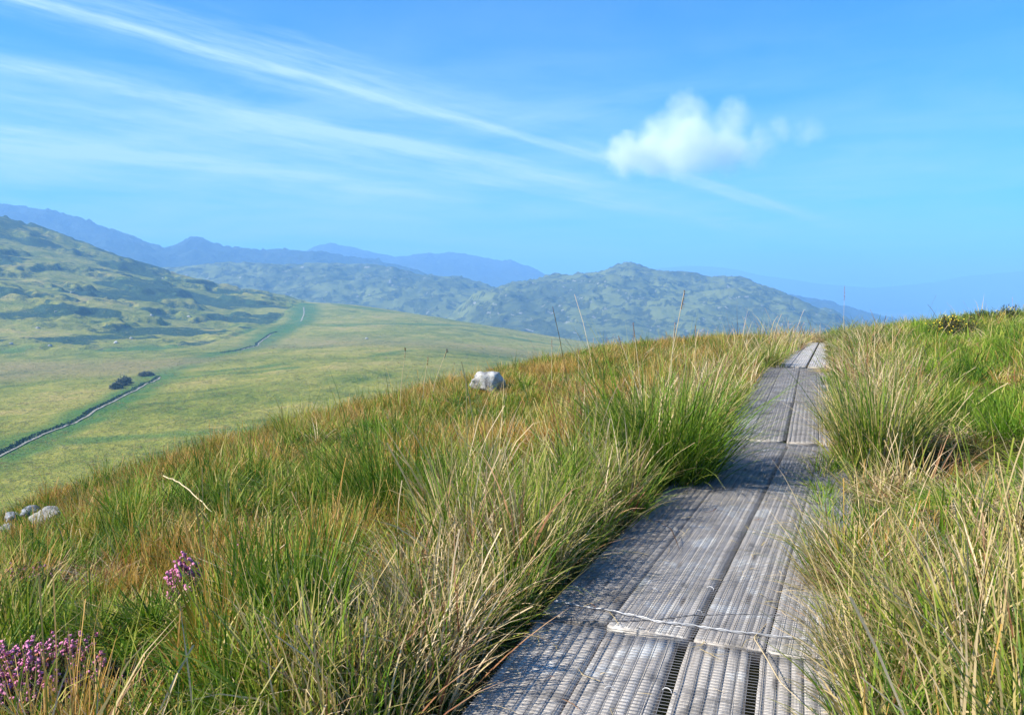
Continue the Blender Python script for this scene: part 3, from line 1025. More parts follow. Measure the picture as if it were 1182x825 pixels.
STAPLE = staple_mesh()
for k, ((a, b), planks) in enumerate(zip(SECTIONS, PLANK_LAYOUTS)):
    d = b - a
    L = float(np.linalg.norm(d))
    yaw = math.atan2(-d[0], d[1])
    pitch_ = math.asin(d[2] / L)
    root = link("boardwalk_section", None, loc=tuple(a), rot=(pitch_, 0, yaw), label=SEC_LABELS[k], category="boardwalk", group="sections of the boardwalk")
    root.rotation_mode = 'XYZ'
    right = np.array([math.cos(yaw), math.sin(yaw)])
    SEC_SPANS.append((a[:2] + right * BW / 2, b[:2] + right * BW / 2, a[2], b[2]))
    for j, (x0, x1) in enumerate(planks):
        rr_ = np.random.default_rng(k * 10 + j)
        link("plank", plank_mesh(x0, x1, L, 40 + k * 10 + j, rr_.uniform(0, 0.02), rr_.uniform(0, 0.03)), root)
    # sleepers under the ends
    for yb in np.arange(0.25, L, 1.7):
        mb = MB()
        v = [(-0.04, yb - .05, -.20), (BW + .04, yb - .05, -.20), (BW + .04, yb + .05, -.20), (-.04, yb + .05, -.20), (-.04, yb - .05, -.075), (BW + .04, yb - .05, -.075), (BW + .04, yb + .05, -.075), (-.04, yb + .05, -.075)]
        mb.add(v, [(0, 3, 2, 1), (4, 5, 6, 7), (0, 1, 5, 4), (1, 2, 6, 5), (2, 3, 7, 6), (3, 0, 4, 7)])
        link("cross_beam", mb.mesh("cross_beam", M_WOOD, False), root)
    if k < 4:
        link("wire_mesh", wire_mesh_mesh(L, 300 + k, 0.05, 0.025 if k < 2 else 0.05, 0.0016 if k < 2 else 0.0018), root)
    if k == 0:
        inv = Matrix.Translation(Vector(a)) @ Matrix.Rotation(yaw, 4, 'Z') @ Matrix.Rotation(pitch_, 4, 'X')
        inv = inv.inverted()
        # the pale selvedge wire that closes the mesh at the joint
        pts_ = [(640, 694), (668, 699), (700, 704), (735, 711), (762, 718), (800, 722), (840, 728), (885, 733), (930, 738)]
        q = np.array([list(inv @ Vector(at_z(px, py, 0.022))) for px, py in pts_])
        q = resample(q, 0.02)
        q[:, 2] = 0.024 + 0.006 * fbm(q[:, 0] * 7, q[:, 0] * 0, 2, 77)
        mb = MB()
        for ph in (0, math.pi):
            w_ = np.arange(len(q)) * 0.9 + ph
            mb.tube(q + np.stack([w_ * 0, np.cos(w_) * 0.0035, np.sin(w_) * 0.0035], -1), 0.0032, 5)
        link("joining_wire", mb.mesh("joining_wire", M_ROPEWIRE), root, label="pale twisted joining wire crossing the boards")
        q2 = np.array([list(inv @ Vector(at_z(px, py, 0.02))) for px, py in [(612, 716), (660, 715), (720, 716), (760, 714), (800, 709), (850, 708), (900, 709)]])
        q2 = resample(q2, 0.03)
        q2[:, 2] = 0.018 + 0.004 * fbm(q2[:, 0] * 9, q2[:, 0] * 0, 2, 78)
        mb = MB(); mb.tube(q2, 0.003, 5)
        link("edge_wire", mb.mesh("edge_wire", M_WIRE), root)
        for px, py in [(739, 728), (784, 727), (704, 797), (770, 799), (812, 724), (806, 708)]:
            p = inv @ Vector(at_z(px, py, 0.004))
            link("staple", STAPLE, root, loc=tuple(p), rot=(0, 0, random.uniform(-0.4, 0.4)))
    if k == 1:
        inv = (Matrix.Translation(Vector(a)) @ Matrix.Rotation(yaw, 4, 'Z') @ Matrix.Rotation(pitch_, 4, 'X')).inverted()
        for px, py in [(666, 681), (755, 683), (820, 681)]:
            p = inv @ Vector(at_z(px, py, 0.02))
            link("staple", STAPLE, root, loc=(p[0], p[1], 0.005), rot=(0, 0, random.uniform(-0.4, 0.4)))


def walk_lateral(x, y):
    """Signed distance right of the boardwalk's centre line and whether the point is alongside it."""
    best = np.full(np.shape(x), 1e9)
    lat = np.full(np.shape(x), 1e9)
    for a, b, _, _ in SEC_SPANS:
        ab = b - a
        L = np.linalg.norm(ab)
        t = np.clip(((x - a[0]) * ab[0] + (y - a[1]) * ab[1]) / L ** 2, 0, 1)
        dx, dy = x - (a[0] + t * ab[0]), y - (a[1] + t * ab[1])
        d = np.hypot(dx, dy)
        s = (dx * ab[1] - dy * ab[0]) / L
        lat = np.where(d < best, np.where(s >= 0, d, -d), lat)
        best = np.minimum(best, d)
    return lat


# ------------------------------------------------------------------ grass blades
def blades(base, az, lean, length, width, curl, tint, levels=4, droop=None, twist=None, seed_head=None, rng=RNG):
    n = len(az)
    u = np.linspace(0, 1, levels + 1)
    ang = lean[:, None] + curl[:, None] * u[None] ** 1.5
    ang_mid = 0.5 * (ang[:, 1:] + ang[:, :-1])
    step = (length / levels)[:, None]
    hor = np.concatenate([np.zeros((n, 1)), np.cumsum(np.sin(ang_mid) * step, 1)], 1)
    ver = np.concatenate([np.zeros((n, 1)), np.cumsum(np.cos(ang_mid) * step, 1)], 1)
    ca, sa = np.cos(az), np.sin(az)
    c = np.stack([hor * ca[:, None], hor * sa[:, None], ver], -1) + base[:, None]
    tw = rng.uniform(-1.2, 1.2, n) if twist is None else twist
    a2 = az[:, None] + math.pi / 2 + tw[:, None] * (0.5 + u[None] * 0.7)
    side = np.stack([np.cos(a2), np.sin(a2), np.zeros_like(a2)], -1)
    wp = (1 - u ** 2.2) * 0.95 + 0.05
    wp = np.minimum(wp, 0.55 + 1.2 * u)
    W = np.broadcast_to(wp[None], (n, levels + 1)).copy()
    if seed_head is not None:
        sh = np.where(u > 0.78, 2.6 * (1 - np.abs((u - 0.9) / 0.14)).clip(0.1, 1), 0.6)
        W = np.where(seed_head[:, None], sh[None], W)
    half = (W * width[:, None] * 0.5)[..., None]
    v = np.stack([c - side * half, c + side * half], 2)              # n, L+1, 2, 3
    m = (levels + 1) * 2
    i = np.arange(levels) * 2
    q = np.stack([i, i + 1, i + 3, i + 2], -1)
    Q = (np.arange(n) * m)[:, None, None] + q[None]
    T = np.broadcast_to(tint[:, None, None], (n, levels + 1, 2))
    H = np.broadcast_to(u[None, :, None], (n, levels + 1, 2))
    return v.reshape(-1, 3), Q.reshape(-1, 4), T.ravel(), H.ravel()


def tuft(n, radius, length, width, lean, curl, tint_mu, tint_sd, seed, levels=4, mat=None, heads=0.0, name="grass", lvar=0.3, wind=(0.0, 0.0)):
    rng = np.random.default_rng(seed)
    rad = radius * np.sqrt(rng.random(n))
    th = rng.uniform(0, 2 * math.pi, n)
    base = np.stack([rad * np.cos(th), rad * np.sin(th), np.full(n, -0.03)], -1)
    az = th + rng.normal(0, 0.8, n)
    if wind[1]:
        vx, vy = np.cos(az) + wind[1] * math.cos(wind[0]), np.sin(az) + wind[1] * math.sin(wind[0])
        az = np.arctan2(vy, vx)
    ln = length * np.exp(rng.normal(0, lvar, n)).clip(0.35, 1.7)
    le = np.abs(rng.normal(lean, lean * 0.6, n)) + 0.25 * (rad / max(radius, 1e-6)) * lean
    cu = np.abs(rng.normal(curl, curl * 0.6, n))
    wd = width * rng.uniform(0.6, 1.4, n)
    ti = (tint_mu + rng.normal(0, tint_sd, n)).clip(0, 1)
    sh = rng.random(n) < heads if heads else None
    if sh is not None:
        ln = np.where(sh, ln * 1.25, ln); cu = np.where(sh, cu * 0.5, cu); le = np.where(sh, le * 0.5, le)
        ti = np.where(sh, ti.clip(0.7, 1), ti); wd = np.where(sh, wd * 0.75, wd)
    v, q, t, h = blades(base, az, le, ln, wd, cu, ti, levels, seed_head=sh, rng=rng)
    return np_mesh(name, v, q, mat, smooth=True, attrs={'tint': t, 'hu': h})


# instanced growth: one geometry-node object per kind of grass
def scatter_object(name, label, protos, P, rot, scl, itint, idx):
    me = bpy.data.meshes.new(name)
    me.vertices.add(len(P))
    me.vertices.foreach_set('co', np.asarray(P, np.float32).ravel())
    a = me.attributes.new('rotv', 'FLOAT_VECTOR', 'POINT'); a.data.foreach_set('vector', np.asarray(rot, np.float32).ravel())
    a = me.attributes.new('sclv', 'FLOAT_VECTOR', 'POINT'); a.data.foreach_set('vector', np.asarray(scl, np.float32).ravel())
    a = me.attributes.new('itint', 'FLOAT', 'POINT'); a.data.foreach_set('value', np.asarray(itint, np.float32))
    a = me.attributes.new('vidx', 'INT', 'POINT'); a.data.foreach_set('value', np.asarray(idx, np.int32))
    me.materials.append(protos[0].materials[0])
    o = link(name, me, kind='stuff', label=label, category="grass")
    ng = bpy.data.node_groups.new(name + "_growth", 'GeometryNodeTree')
    ng.interface.new_socket('Geometry', in_out='INPUT', socket_type='NodeSocketGeometry')
    ng.interface.new_socket('Geometry', in_out='OUTPUT', socket_type='NodeSocketGeometry')
    t = NT(ng)
    gi, go = t.n('NodeGroupInput'), t.n('NodeGroupOutput')
    join = t.n('GeometryNodeJoinGeometry')
    for pm in reversed(protos):
        po = bpy.data.objects.new(name, pm)
        oi = t.n('GeometryNodeObjectInfo', ins={'Object': po})
        oi.inputs['As Instance'].default_value = False
        g2i = t.n('GeometryNodeGeometryToInstance')
        t.link(oi.outputs['Geometry'], g2i.inputs[0])
        t.link(g2i.outputs[0], join.inputs[0])

    def attr(nm, ty):
        return t.n('GeometryNodeInputNamedAttribute', data_type=ty, ins={'Name': nm}).outputs[0]
    iop = t.n('GeometryNodeInstanceOnPoints')
    t.link(gi.outputs[0], iop.inputs['Points'])
    t.link(join.outputs[0], iop.inputs['Instance'])
    iop.inputs['Pick Instance'].default_value = True
    t.link(attr('vidx', 'INT'), iop.inputs['Instance Index'])
    e2r = t.n('FunctionNodeEulerToRotation', ins={0: attr('rotv', 'FLOAT_VECTOR')})
    t.link(e2r.outputs[0], iop.inputs['Rotation'])
    t.link(attr('sclv', 'FLOAT_VECTOR'), iop.inputs['Scale'])
    t.link(iop.outputs[0], go.inputs[0])
    md = o.modifiers.new("growth", 'NODES')
    md.node_group = ng
    return o


NV = 7
PROTO = {
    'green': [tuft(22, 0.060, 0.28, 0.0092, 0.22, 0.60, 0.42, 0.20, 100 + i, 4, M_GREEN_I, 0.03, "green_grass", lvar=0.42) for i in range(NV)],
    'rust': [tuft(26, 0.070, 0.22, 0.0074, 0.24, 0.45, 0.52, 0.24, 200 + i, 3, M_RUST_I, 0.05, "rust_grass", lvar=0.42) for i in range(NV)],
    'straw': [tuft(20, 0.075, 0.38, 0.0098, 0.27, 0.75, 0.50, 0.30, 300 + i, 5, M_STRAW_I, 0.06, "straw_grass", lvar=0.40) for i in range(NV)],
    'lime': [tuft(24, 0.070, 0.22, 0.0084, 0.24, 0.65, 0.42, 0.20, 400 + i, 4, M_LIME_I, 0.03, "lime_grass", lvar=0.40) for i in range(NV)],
}


def scatter_points():
    P = []
    rng = np.random.default_rng(5)
    bands = [(0.7, 3.0, 300), (3.0, 5, 260), (5, 8, 190), (8, 13, 85), (13, 20, 50), (20, 30, 30), (30, 48, 16)]
    for r0, r1, dens in bands:
        a0, a1 = R(-56), R(54)
        area = 0.5 * (a1 - a0) * (r1 ** 2 - r0 ** 2)
        n = int(area * dens)
        r = np.sqrt(rng.uniform(r0 ** 2, r1 ** 2, n))
        a = rng.uniform(a0, a1, n)
        P.append(np.stack([r * np.sin(a), r * np.cos(a), r], -1))
    # a ring close behind and beside the camera so shadows and side views hold up
    n = 6000
    r = np.sqrt(rng.uniform(0.8, 36, n)); a = rng.uniform(R(54), R(304), n)
    P.append(np.stack([r * np.sin(a), r * np.cos(a), r], -1))
    return np.concatenate(P)


CLEAR = []
for px_, py_, er_, ef_ in [(42, 812, 0.34, 0.40), (120, 826, 0.3, 0.45), (212, 716, 0.16, 0.4), (214, 740, 0.2, 0.45), (28, 690, 0.26, 0.6), (30, 720, 0.25, 0.75), (566, 462, 0.7, 0.65), (556, 478, 0.8, 0.75),
                           (54, 612, 0.5, 0.45), (54, 625, 0.4, 0.6), (20, 606, 0.5, 0.45), (1088, 548, 0.65, 0.25), (1085, 578, 0.6, 0.35), (1120, 605, 0.6, 0.4), (1058, 600, 0.45, 0.45), (1150, 572, 0.6, 0.5), (1090, 620, 0.5, 0.55), (270, 600, 0.35, 0.5), (515, 610, 0.25, 0.5), (140, 840, 0.3, 0.5), (1120, 560, 0.4, 0.6), (40, 850, 0.4, 0.5)]:
    p_ = on_ground(px_, py_)
    CLEAR.append((p_[0], p_[1], er_, ef_))


def scatter_grass():
    rng = np.random.default_rng(6)
    P = scatter_points()
    x, y, r = P.T
    lat = walk_lateral(x, y)
    s, t = st(x, y)
    keep = (lat < -np.interp(r, [2, 4.5, 7, 17, 24], [0.84, 0.78, 0.70, 0.66, 0.40])) | (lat > np.interp(s, [3.6, 5.5, 8.2, 10, 16, 24], [0.67, 0.48, 0.36, 0.50, 0.46, 0.28]))
    keep &= (t > -24) & (s < 44)
    # nothing of the far side of the crest can be seen
    x, y, r, lat, s, t = (v[keep] for v in (x, y, r, lat, s, t))
    n = len(x)
    n1 = fbm(x * 0.45, y * 0.45, 3, 601)
    n2 = fbm(x * 0.9 + 40, y * 0.9, 3, 602)
    n3 = fbm(x * 0.28 - 11, y * 0.28, 2, 603)
    edge = (1 - sstep(np.abs(lat), 0.95, 1.7))
    left = t < 0
    w_straw = np.where(left, 0.03, 0.10) + 1.4 * edge * (0.7 + 0.8 * n2) + np.where(left, 0.12 + 0.45 * (1 - sstep(np.abs(lat), 3, 5.5)) * sstep(s, 3.5, 5.5), 0.35) * np.clip(n2 + 0.15, 0, 1)
    w_straw = np.where(left, w_straw, w_straw + 0.5 * (1 - sstep(lat, 1.0, 2.0)) * (1 - sstep(r, 5, 9)))
    w_rust = np.where(left, 0.52 + 1.7 * n1 + 0.8 * sstep(r, 6, 12) - 0.4 * edge, 0.12 + 0.7 * n1)
    w_green = np.where(left, 0.62 - 1.6 * n1 + 0.3 * n3, 0.30 - 0.4 * n2 + 0.25 * edge)
    w_green = w_green + np.where(left, 0.55 * edge, 0)
    w_lime = np.where(left, 0.12 + 0.9 * n3, 0.95 - 0.5 * n1 - 0.7 * (1 - sstep(lat, 1.0, 2.2)))
    W = np.clip(np.stack([w_green, w_rust, w_straw, w_lime], -1), 0.01, None)
    W /= W.sum(1)[:, None]
    pick = (rng.random(n)[:, None] > np.cumsum(W, 1)).sum(1).clip(0, 3)
    z = ground_z(x, y)
    latk0 = np.abs(lat)
    # tussocky growth: every tuft belongs to the nearest clump centre
    from mathutils.kdtree import KDTree
    nc = 9000
    cr_ = 0.8 + 44 * rng.random(nc) ** 0.75
    ca_ = rng.uniform(R(-60), R(58), nc)
    cx_, cyy_ = cr_ * np.sin(ca_), cr_ * np.cos(ca_)
    kd = KDTree(nc)
    for i in range(nc):
        kd.insert((cx_[i], cyy_[i], 0), i)
    kd.balance()
    near_ = [kd.find((float(a), float(b), 0)) for a, b in zip(x, y)]
    cid = np.array([q[1] for q in near_]); cd = np.array([q[2] for q in near_])
    ccenter = np.stack([cx_, cyy_], -1)[cid]
    csize = (0.10 + 0.16 * rng.random(nc))[cid]
    ctint = rng.normal(0, 0.22, nc)[cid]
    cpow = rng.random(nc)[cid]
    chs = 0.62 + (0.25 + 0.85 * cpow) * np.exp(-(cd / csize) ** 2)
    cpick = rng.random(nc)[cid]
    pick = ((np.where(rng.random(n) < 0.65, cpick, rng.random(n)))[:, None] > np.cumsum(W, 1)).sum(1).clip(0, 3)
    names = ['green', 'rust', 'straw', 'lime']
    labels = ["dark and mid green blades of moor grass covering the hillside", "rusty orange deer grass covering the hillside left of the boardwalk",
              "long straw coloured grass leaning over the boardwalk edges", "bright yellow-green grass on the bank right of the boardwalk"]
    for k, nm in enumerate(names):
        sel = pick == k
        if not sel.any():
            continue
        m = int(sel.sum())
        xs, ys, rs = x[sel], y[sel], r[sel]
        lod = np.interp(rs, [3, 8, 20, 40], [1.0, 1.1, 1.45, 2.0])
        hs = (0.65 + 0.5 * rng.random(m)) * chs[sel] * np.clip(1 + 0.8 * fbm(xs * 1.1, ys * 1.1, 3, 640), 0.40, 1.75)
        hs = hs * np.where(lat[sel] < 0, np.interp(latk0[sel], [1.6, 3.0], [1.0, 0.82]), 1.0)
        for ex, ey, er, ef in CLEAR:
            hs = hs * (1 - (1 - ef) * (1 - sstep(np.hypot(xs - ex, ys - ey), er * 0.8, er * 1.35)))
        latk = np.abs(lat[sel])
        if nm == 'straw':
            hs = hs * np.where(latk < 1.9, np.where(lat[sel] < 0, np.interp(rs, [3, 4.5, 6], [0.8, 1.05, 1.35]), np.interp(latk, [0.5, 0.7, 1.0], [0.5, 0.75, 1.0])), np.where(lat[sel] < 0, 0.55, 0.58))
        # keep the grass low where it would hang right over the boards
        hs = hs * np.where(lat[sel] < 0, np.interp(latk, [0.68, 0.8], [0.85, 1.0]), np.interp(latk, [0.3, 0.95, 1.3], [0.55, 0.95, 1.0]))
        hs = hs * np.interp(rs, [0.8, 2.2], [0.6, 1.0])
        scl = np.stack([lod * (0.8 + 0.4 * rng.random(m)), lod * (0.8 + 0.4 * rng.random(m)), hs * np.interp(rs, [10, 40], [1, 1.15])], -1)
        scl[:, 1] = scl[:, 0]
        rot = np.stack([rng.normal(0, 0.10, m), np.where(lat[sel] < -0.6, np.where(latk < 1.4, -0.10, 0.03), 0.05) + rng.normal(0, 0.12, m), np.zeros(m)], -1)
        rotz = rng.uniform(0, 2 * math.pi, m)
        # lean outwards from the clump's centre
        ox, oy = (xs - ccenter[sel, 0]), (ys - ccenter[sel, 1])
        rot[:, 0] += -oy * 1.1
        rot[:, 1] += ox * 1.1
        # tilt after the spin: use ZYX by tilting a spun proto -> approximate with euler XYZ order (spin first about Z is last in XYZ)
        ca, sa = np.cos(rotz), np.sin(rotz)
        tx, ty = rot[:, 0].copy(), rot[:, 1].copy()
        rot[:, 0] = tx * ca + ty * sa
        rot[:, 1] = -tx * sa + ty * ca
        rot[:, 2] = rotz
        it = np.clip(0.5 + 0.30 * fbm(xs * 0.8, ys * 0.8, 3, 660 + k) + ctint[sel] + rng.normal(0, 0.10, m), 0, 1)
        scatter_object(nm + "_grass", labels[k], PROTO[nm], np.stack([xs, ys, z[sel]], -1), rot, scl, it, rng.integers(0, NV, m))


scatter_grass()


# ------------------------------------------------------------------ single tussocks
def tussock(px, py, height, radius, n, mat, label, seed, width=0.006, tint=0.42, sd=0.2, lean=0.33, curl=0.75, heads=0.0, category="tussock", wind=(0.0, 0.0), name="grass_tussock", levels=6):
    p = on_ground(px, py)
    me = tuft(n, radius, height, width, lean, curl, tint, sd, seed, levels, mat, heads, name, wind=wind, lvar=0.28)
    return link(name, me, loc=tuple(p), label=label, category=category, group="grass tussocks on the hillside")


TUSSOCKS = [
    # px, py(base), height, base radius, blades, material, label, extra
    (764, 556, 0.90, 0.40, 1300, M_GREEN, "largest green tussock with long arching blades, hard against the boardwalk's left edge", dict(width=0.010, tint=0.40, wind=(0.3, 0.15))),
    (722, 540, 0.62, 0.26, 420, M_GREEN, "lower green tussock just left of the largest tussock by the boardwalk", dict(tint=0.5)),
    (1012, 546, 0.78, 0.28, 900, M_STRAW, "tall green and straw tussock casting a dark shadow, right of the boardwalk", dict(width=0.010, tint=0.24, sd=0.22, lean=0.2, curl=0.55)),
    (968, 500, 0.50, 0.20, 260, M_STRAW, "straw coloured tussock right of the boardwalk, behind the tall green one", dict(tint=0.45)),
    (455, 608, 0.78, 0.28, 760, M_GREEN, "dark green tussock in the middle of the rusty slope, beside the slope's deep shade", dict(tint=0.28, lean=0.24)),
    (590, 640, 0.66, 0.30, 700, M_LIME, "pale green fine-leaved tussock between the dark green tussock and the boardwalk", dict(width=0.005, tint=0.45, heads=0.05)),
    (340, 748, 0.50, 0.18, 420, M_GREEN, "bright green rush-like tuft right of the two small purple flowers", dict(tint=0.30, width=0.007, lean=0.2, curl=0.35)),
    (168, 608, 0.46, 0.26, 460, M_LIME, "bright green tussock with broad pale blades beside the grey boulder", dict(tint=0.36, width=0.010)),
    (240, 597, 0.42, 0.26, 380, M_GREEN, "dark shaded tussock with a fallen straw stalk lying across it", dict(tint=0.22)),
    (1168, 505, 0.40, 0.22, 300, M_LIME, "vivid green tussock on the right bank at the photo's right edge", dict(tint=0.28)),
    (655, 605, 0.44, 0.22, 340, M_STRAW, "dry straw tussock on the boardwalk's left edge, below the largest green one", dict(tint=0.5)),
    (615, 672, 0.46, 0.20, 340, M_STRAW, "reddish dry tussock leaning over the left edge near the joining wire", dict(tint=0.62)),
    (505, 745, 0.44, 0.22, 380, M_STRAW, "dry brown tussock with broken blades, left of the nearest boardwalk section", dict(tint=0.66)),
    (395, 805, 0.36, 0.22, 340, M_STRAW, "straw tussock with tangled dead blades at the photo's bottom edge", dict(tint=0.6)),
    (712, 602, 0.44, 0.20, 320, M_GREEN, "small green tussock drooping over the left boards below the largest tussock", dict(tint=0.5, width=0.008)),
    (575, 712, 0.42, 0.18, 300, M_STRAW, "mixed green and tan tussock at the left end of the joining wire", dict(tint=0.3, width=0.008)),
    (470, 820, 0.38, 0.2, 300, M_STRAW, "dark stemmed dry tussock at the bottom left corner of the nearest boards", dict(tint=0.72, width=0.008)),
    (990, 690, 0.46, 0.22, 420, M_STRAW, "upright straw and green tussock on the boardwalk's right edge beside the joining wire", dict(tint=0.42)),
    (1020, 790, 0.42, 0.22, 360, M_STRAW, "straw tussock with reddish blades at the boardwalk's bottom right corner", dict(tint=0.5)),
    (1090, 740, 0.42, 0.26, 440, M_STRAW, "tall mixed straw tussock on the right bank above the bottom right corner", dict(tint=0.36, sd=0.3, width=0.008)),
    (1150, 800, 0.50, 0.24, 240, M_GREEN, "broad-bladed grey green tussock in the bottom right corner", dict(tint=0.62, width=0.013, sd=0.22, lean=0.45)),
    (885, 425, 0.50, 0.30, 300, M_STRAW, "yellowish tussock on the left edge of the farthest boardwalk section", dict(tint=0.3, width=0.012)),
    (338, 498, 0.40, 0.30, 260, M_LIME, "pale yellow tussock standing on the left skyline of the slope", dict(tint=0.75, width=0.008)),
    (1078, 575, 0.40, 0.22, 280, M_RUST, "rusty dry tuft in the shadow of the tall tussock on the right", dict(tint=0.6)),
]
for i, (px, py, h, rad, n, mt, lab, ex) in enumerate(TUSSOCKS):
    tussock(px, py, h, rad, n, mt, lab, 900 + i, **ex)


# ------------------------------------------------------------------ rushes and rough tufts out on the moor
def moor_growth():
    rng = np.random.default_rng(77)
    mats = [mat_blades("moor_rush", [(0.0, (0.08, 0.135, 0.02)), (0.5, (0.14, 0.18, 0.03)), (1.0, (0.20, 0.20, 0.05))]),
            mat_blades("moor_bent", [(0.0, (0.19, 0.19, 0.035)), (0.5, (0.28, 0.24, 0.065)), (1.0, (0.38, 0.30, 0.11))])]
    for k, (nm, lab, num) in enumerate([("moor_rushes", "dark green rush clumps dotting the moor below the hillside", 26000), ("moor_grass", "pale tan grass tufts dotting the moor below the hillside", 26000)]):
        pr = [tuft(14, 0.50, 0.34, 0.12, 0.55, 0.6, 0.5, 0.2, 800 + 10 * k + i, 2, mats[k], 0, nm) for i in range(4)]
        r = np.exp(rng.uniform(math.log(120), math.log(1000), num))
        a = rng.uniform(R(-36), R(12), num)
        x, y = r * np.sin(a), r * np.cos(a)
        hd = hill_depth(x, y)
        d, _ = dist_polyline(x, y, PATH_XY)
        f = fbm(x / 26 + 31 * k, y / 26, 4, 850 + k, 0.6)
        keep = (d > 1.5) & (f + rng.normal(0, 0.10, num) > 0.02) & (hd < 250)
        x, y, r, f = x[keep], y[keep], r[keep], f[keep]
        m = len(x)
        sc = (0.7 + 0.7 * rng.random(m)) * np.interp(r, [120, 400, 1000], [0.8, 1.3, 2.2])
        scl = np.stack([sc, sc, sc * 0.6], -1)
        rot = np.zeros((m, 3)); rot[:, 2] = rng.uniform(0, 6.28, m)
        scatter_object(nm, lab, pr, np.stack([x, y, moor_z(x, y)], -1), rot, scl, np.clip(0.5 + f, 0, 1), rng.integers(0, 4, m))


moor_growth()

# ------------------------------------------------------------------ rocks
def rock_mesh(name, size, seed, mat, flat=0.6, ico=4, rough=0.22, cut=(0.62, 0.9)):
    import bmesh
    bm = bmesh.new()
    bmesh.ops.create_icosphere(bm, subdivisions=ico, radius=1.0)
    v = np.array([p.co[:] for p in bm.verts])
    f = np.array([[q.index for q in fc.verts] for fc in bm.faces])
    bm.free()
    rng = np.random.default_rng(seed)
    # cut by random planes for facets, then roughen
    for _ in range(9):
        nrm = unit(rng.normal(size=3)); dcut = rng.uniform(*cut)
        over = (v @ nrm - dcut).clip(0)
        v = v - over[:, None] * nrm[None] * 0.85
    d = rough * fbm(v[:, 0] * 1.4 + v[:, 2] * 0.8, v[:, 1] * 1.4 - v[:, 2] * 0.6, 4, seed)
    v = v * (1 + d)[:, None]
    v = v * np.array([size[0], size[1], size[2]]) * 0.5
    return np_mesh(name, v, f, mat)


def rock(px, py, size, seed, mat, label, lift=0.2, rz=0.0, name="rock", category="rock", group=None):
    p = on_ground(px, py)
    p[2] += size[2] * lift
    return link(name, rock_mesh(name, size, seed, mat, rough=0.4, cut=(0.5, 0.82)), loc=tuple(p), rot=(0, 0, rz), label=label, category=category, group=group)


def rock_far(px, py, r_m, size, seed, mat, label, lift):
    p = at(px, py, r_m)
    p[2] = float(ground_z(p[0], p[1])) + lift
    return link("rock", rock_mesh("rock", size, seed, mat), loc=tuple(p), rot=(0, 0, 0.4), label=label, category="rock")


rock(566, 457, (0.80, 0.62, 0.50), 47, M_ROCK_WHITE, "white boulder with a dark top right face standing in the rusty grass", 0.48)
rock(56, 612, (0.50, 0.42, 0.28), 32, M_ROCK_GREY, "smooth pale grey boulder in the grass at the slope's left edge", 0.62, 0.3)
rock(36, 597, (0.36, 0.28, 0.17), 33, M_ROCK_BLUE, "blue grey angular stone just behind the smooth pale boulder", 0.6, 0.9)
rock(16, 602, (0.34, 0.28, 0.16), 34, M_ROCK_BLUE, "dark lichened stone at far left beside the blue grey stone", 0.55, 2.0)
rock(6, 617, (0.20, 0.2, 0.16), 35, M_ROCK_GREY, "small pale stone at the photo's left edge below the boulders", 0.6, 1.0)


# ------------------------------------------------------------------ heather
def needles(mb, p, d, n, length, rng, wid=0.0022):
    """Short leaf faces set around a twig."""
    for _ in range(n):
        q = p + d * rng.uniform(0, 1)
        a = rng.uniform(0, 2 * math.pi)
        o = np.array([math.cos(a), math.sin(a), rng.uniform(0.2, 1.1)])
        o = o / np.linalg.norm(o) * length * rng.uniform(0.6, 1.3)
        s = np.array([-math.sin(a), math.cos(a), 0]) * wid
        mb.add([q - s, q + s, q + o + s * .3, q + o - s * .3], [(0, 1, 2, 3)])


def bells(mb, p, size, rng):
    """A little six sided flower bell."""
    d = unit(rng.normal(size=3) + np.array([0, 0, 0.5]))
    a = unit(np.cross(d, [0.3, 0.9, 0.2])); b = np.cross(d, a)
    th = np.arange(5) * 2 * math.pi / 5
    r0, r1 = size * 0.5, size * 0.32
    ring0 = p + np.outer(np.cos(th), a) * r0 + np.outer(np.sin(th), b) * r0
    ring1 = p + d * size * 0.9 + np.outer(np.cos(th), a) * r1 + np.outer(np.sin(th), b) * r1
    i = np.arange(5); j = (i + 1) % 5
    mb.add(np.concatenate([ring0, ring1]), np.stack([i, j, j + 5, i + 5], -1))
    mb.add(ring1, None, [(0, 1, 2), (0, 2, 3), (0, 3, 4)])


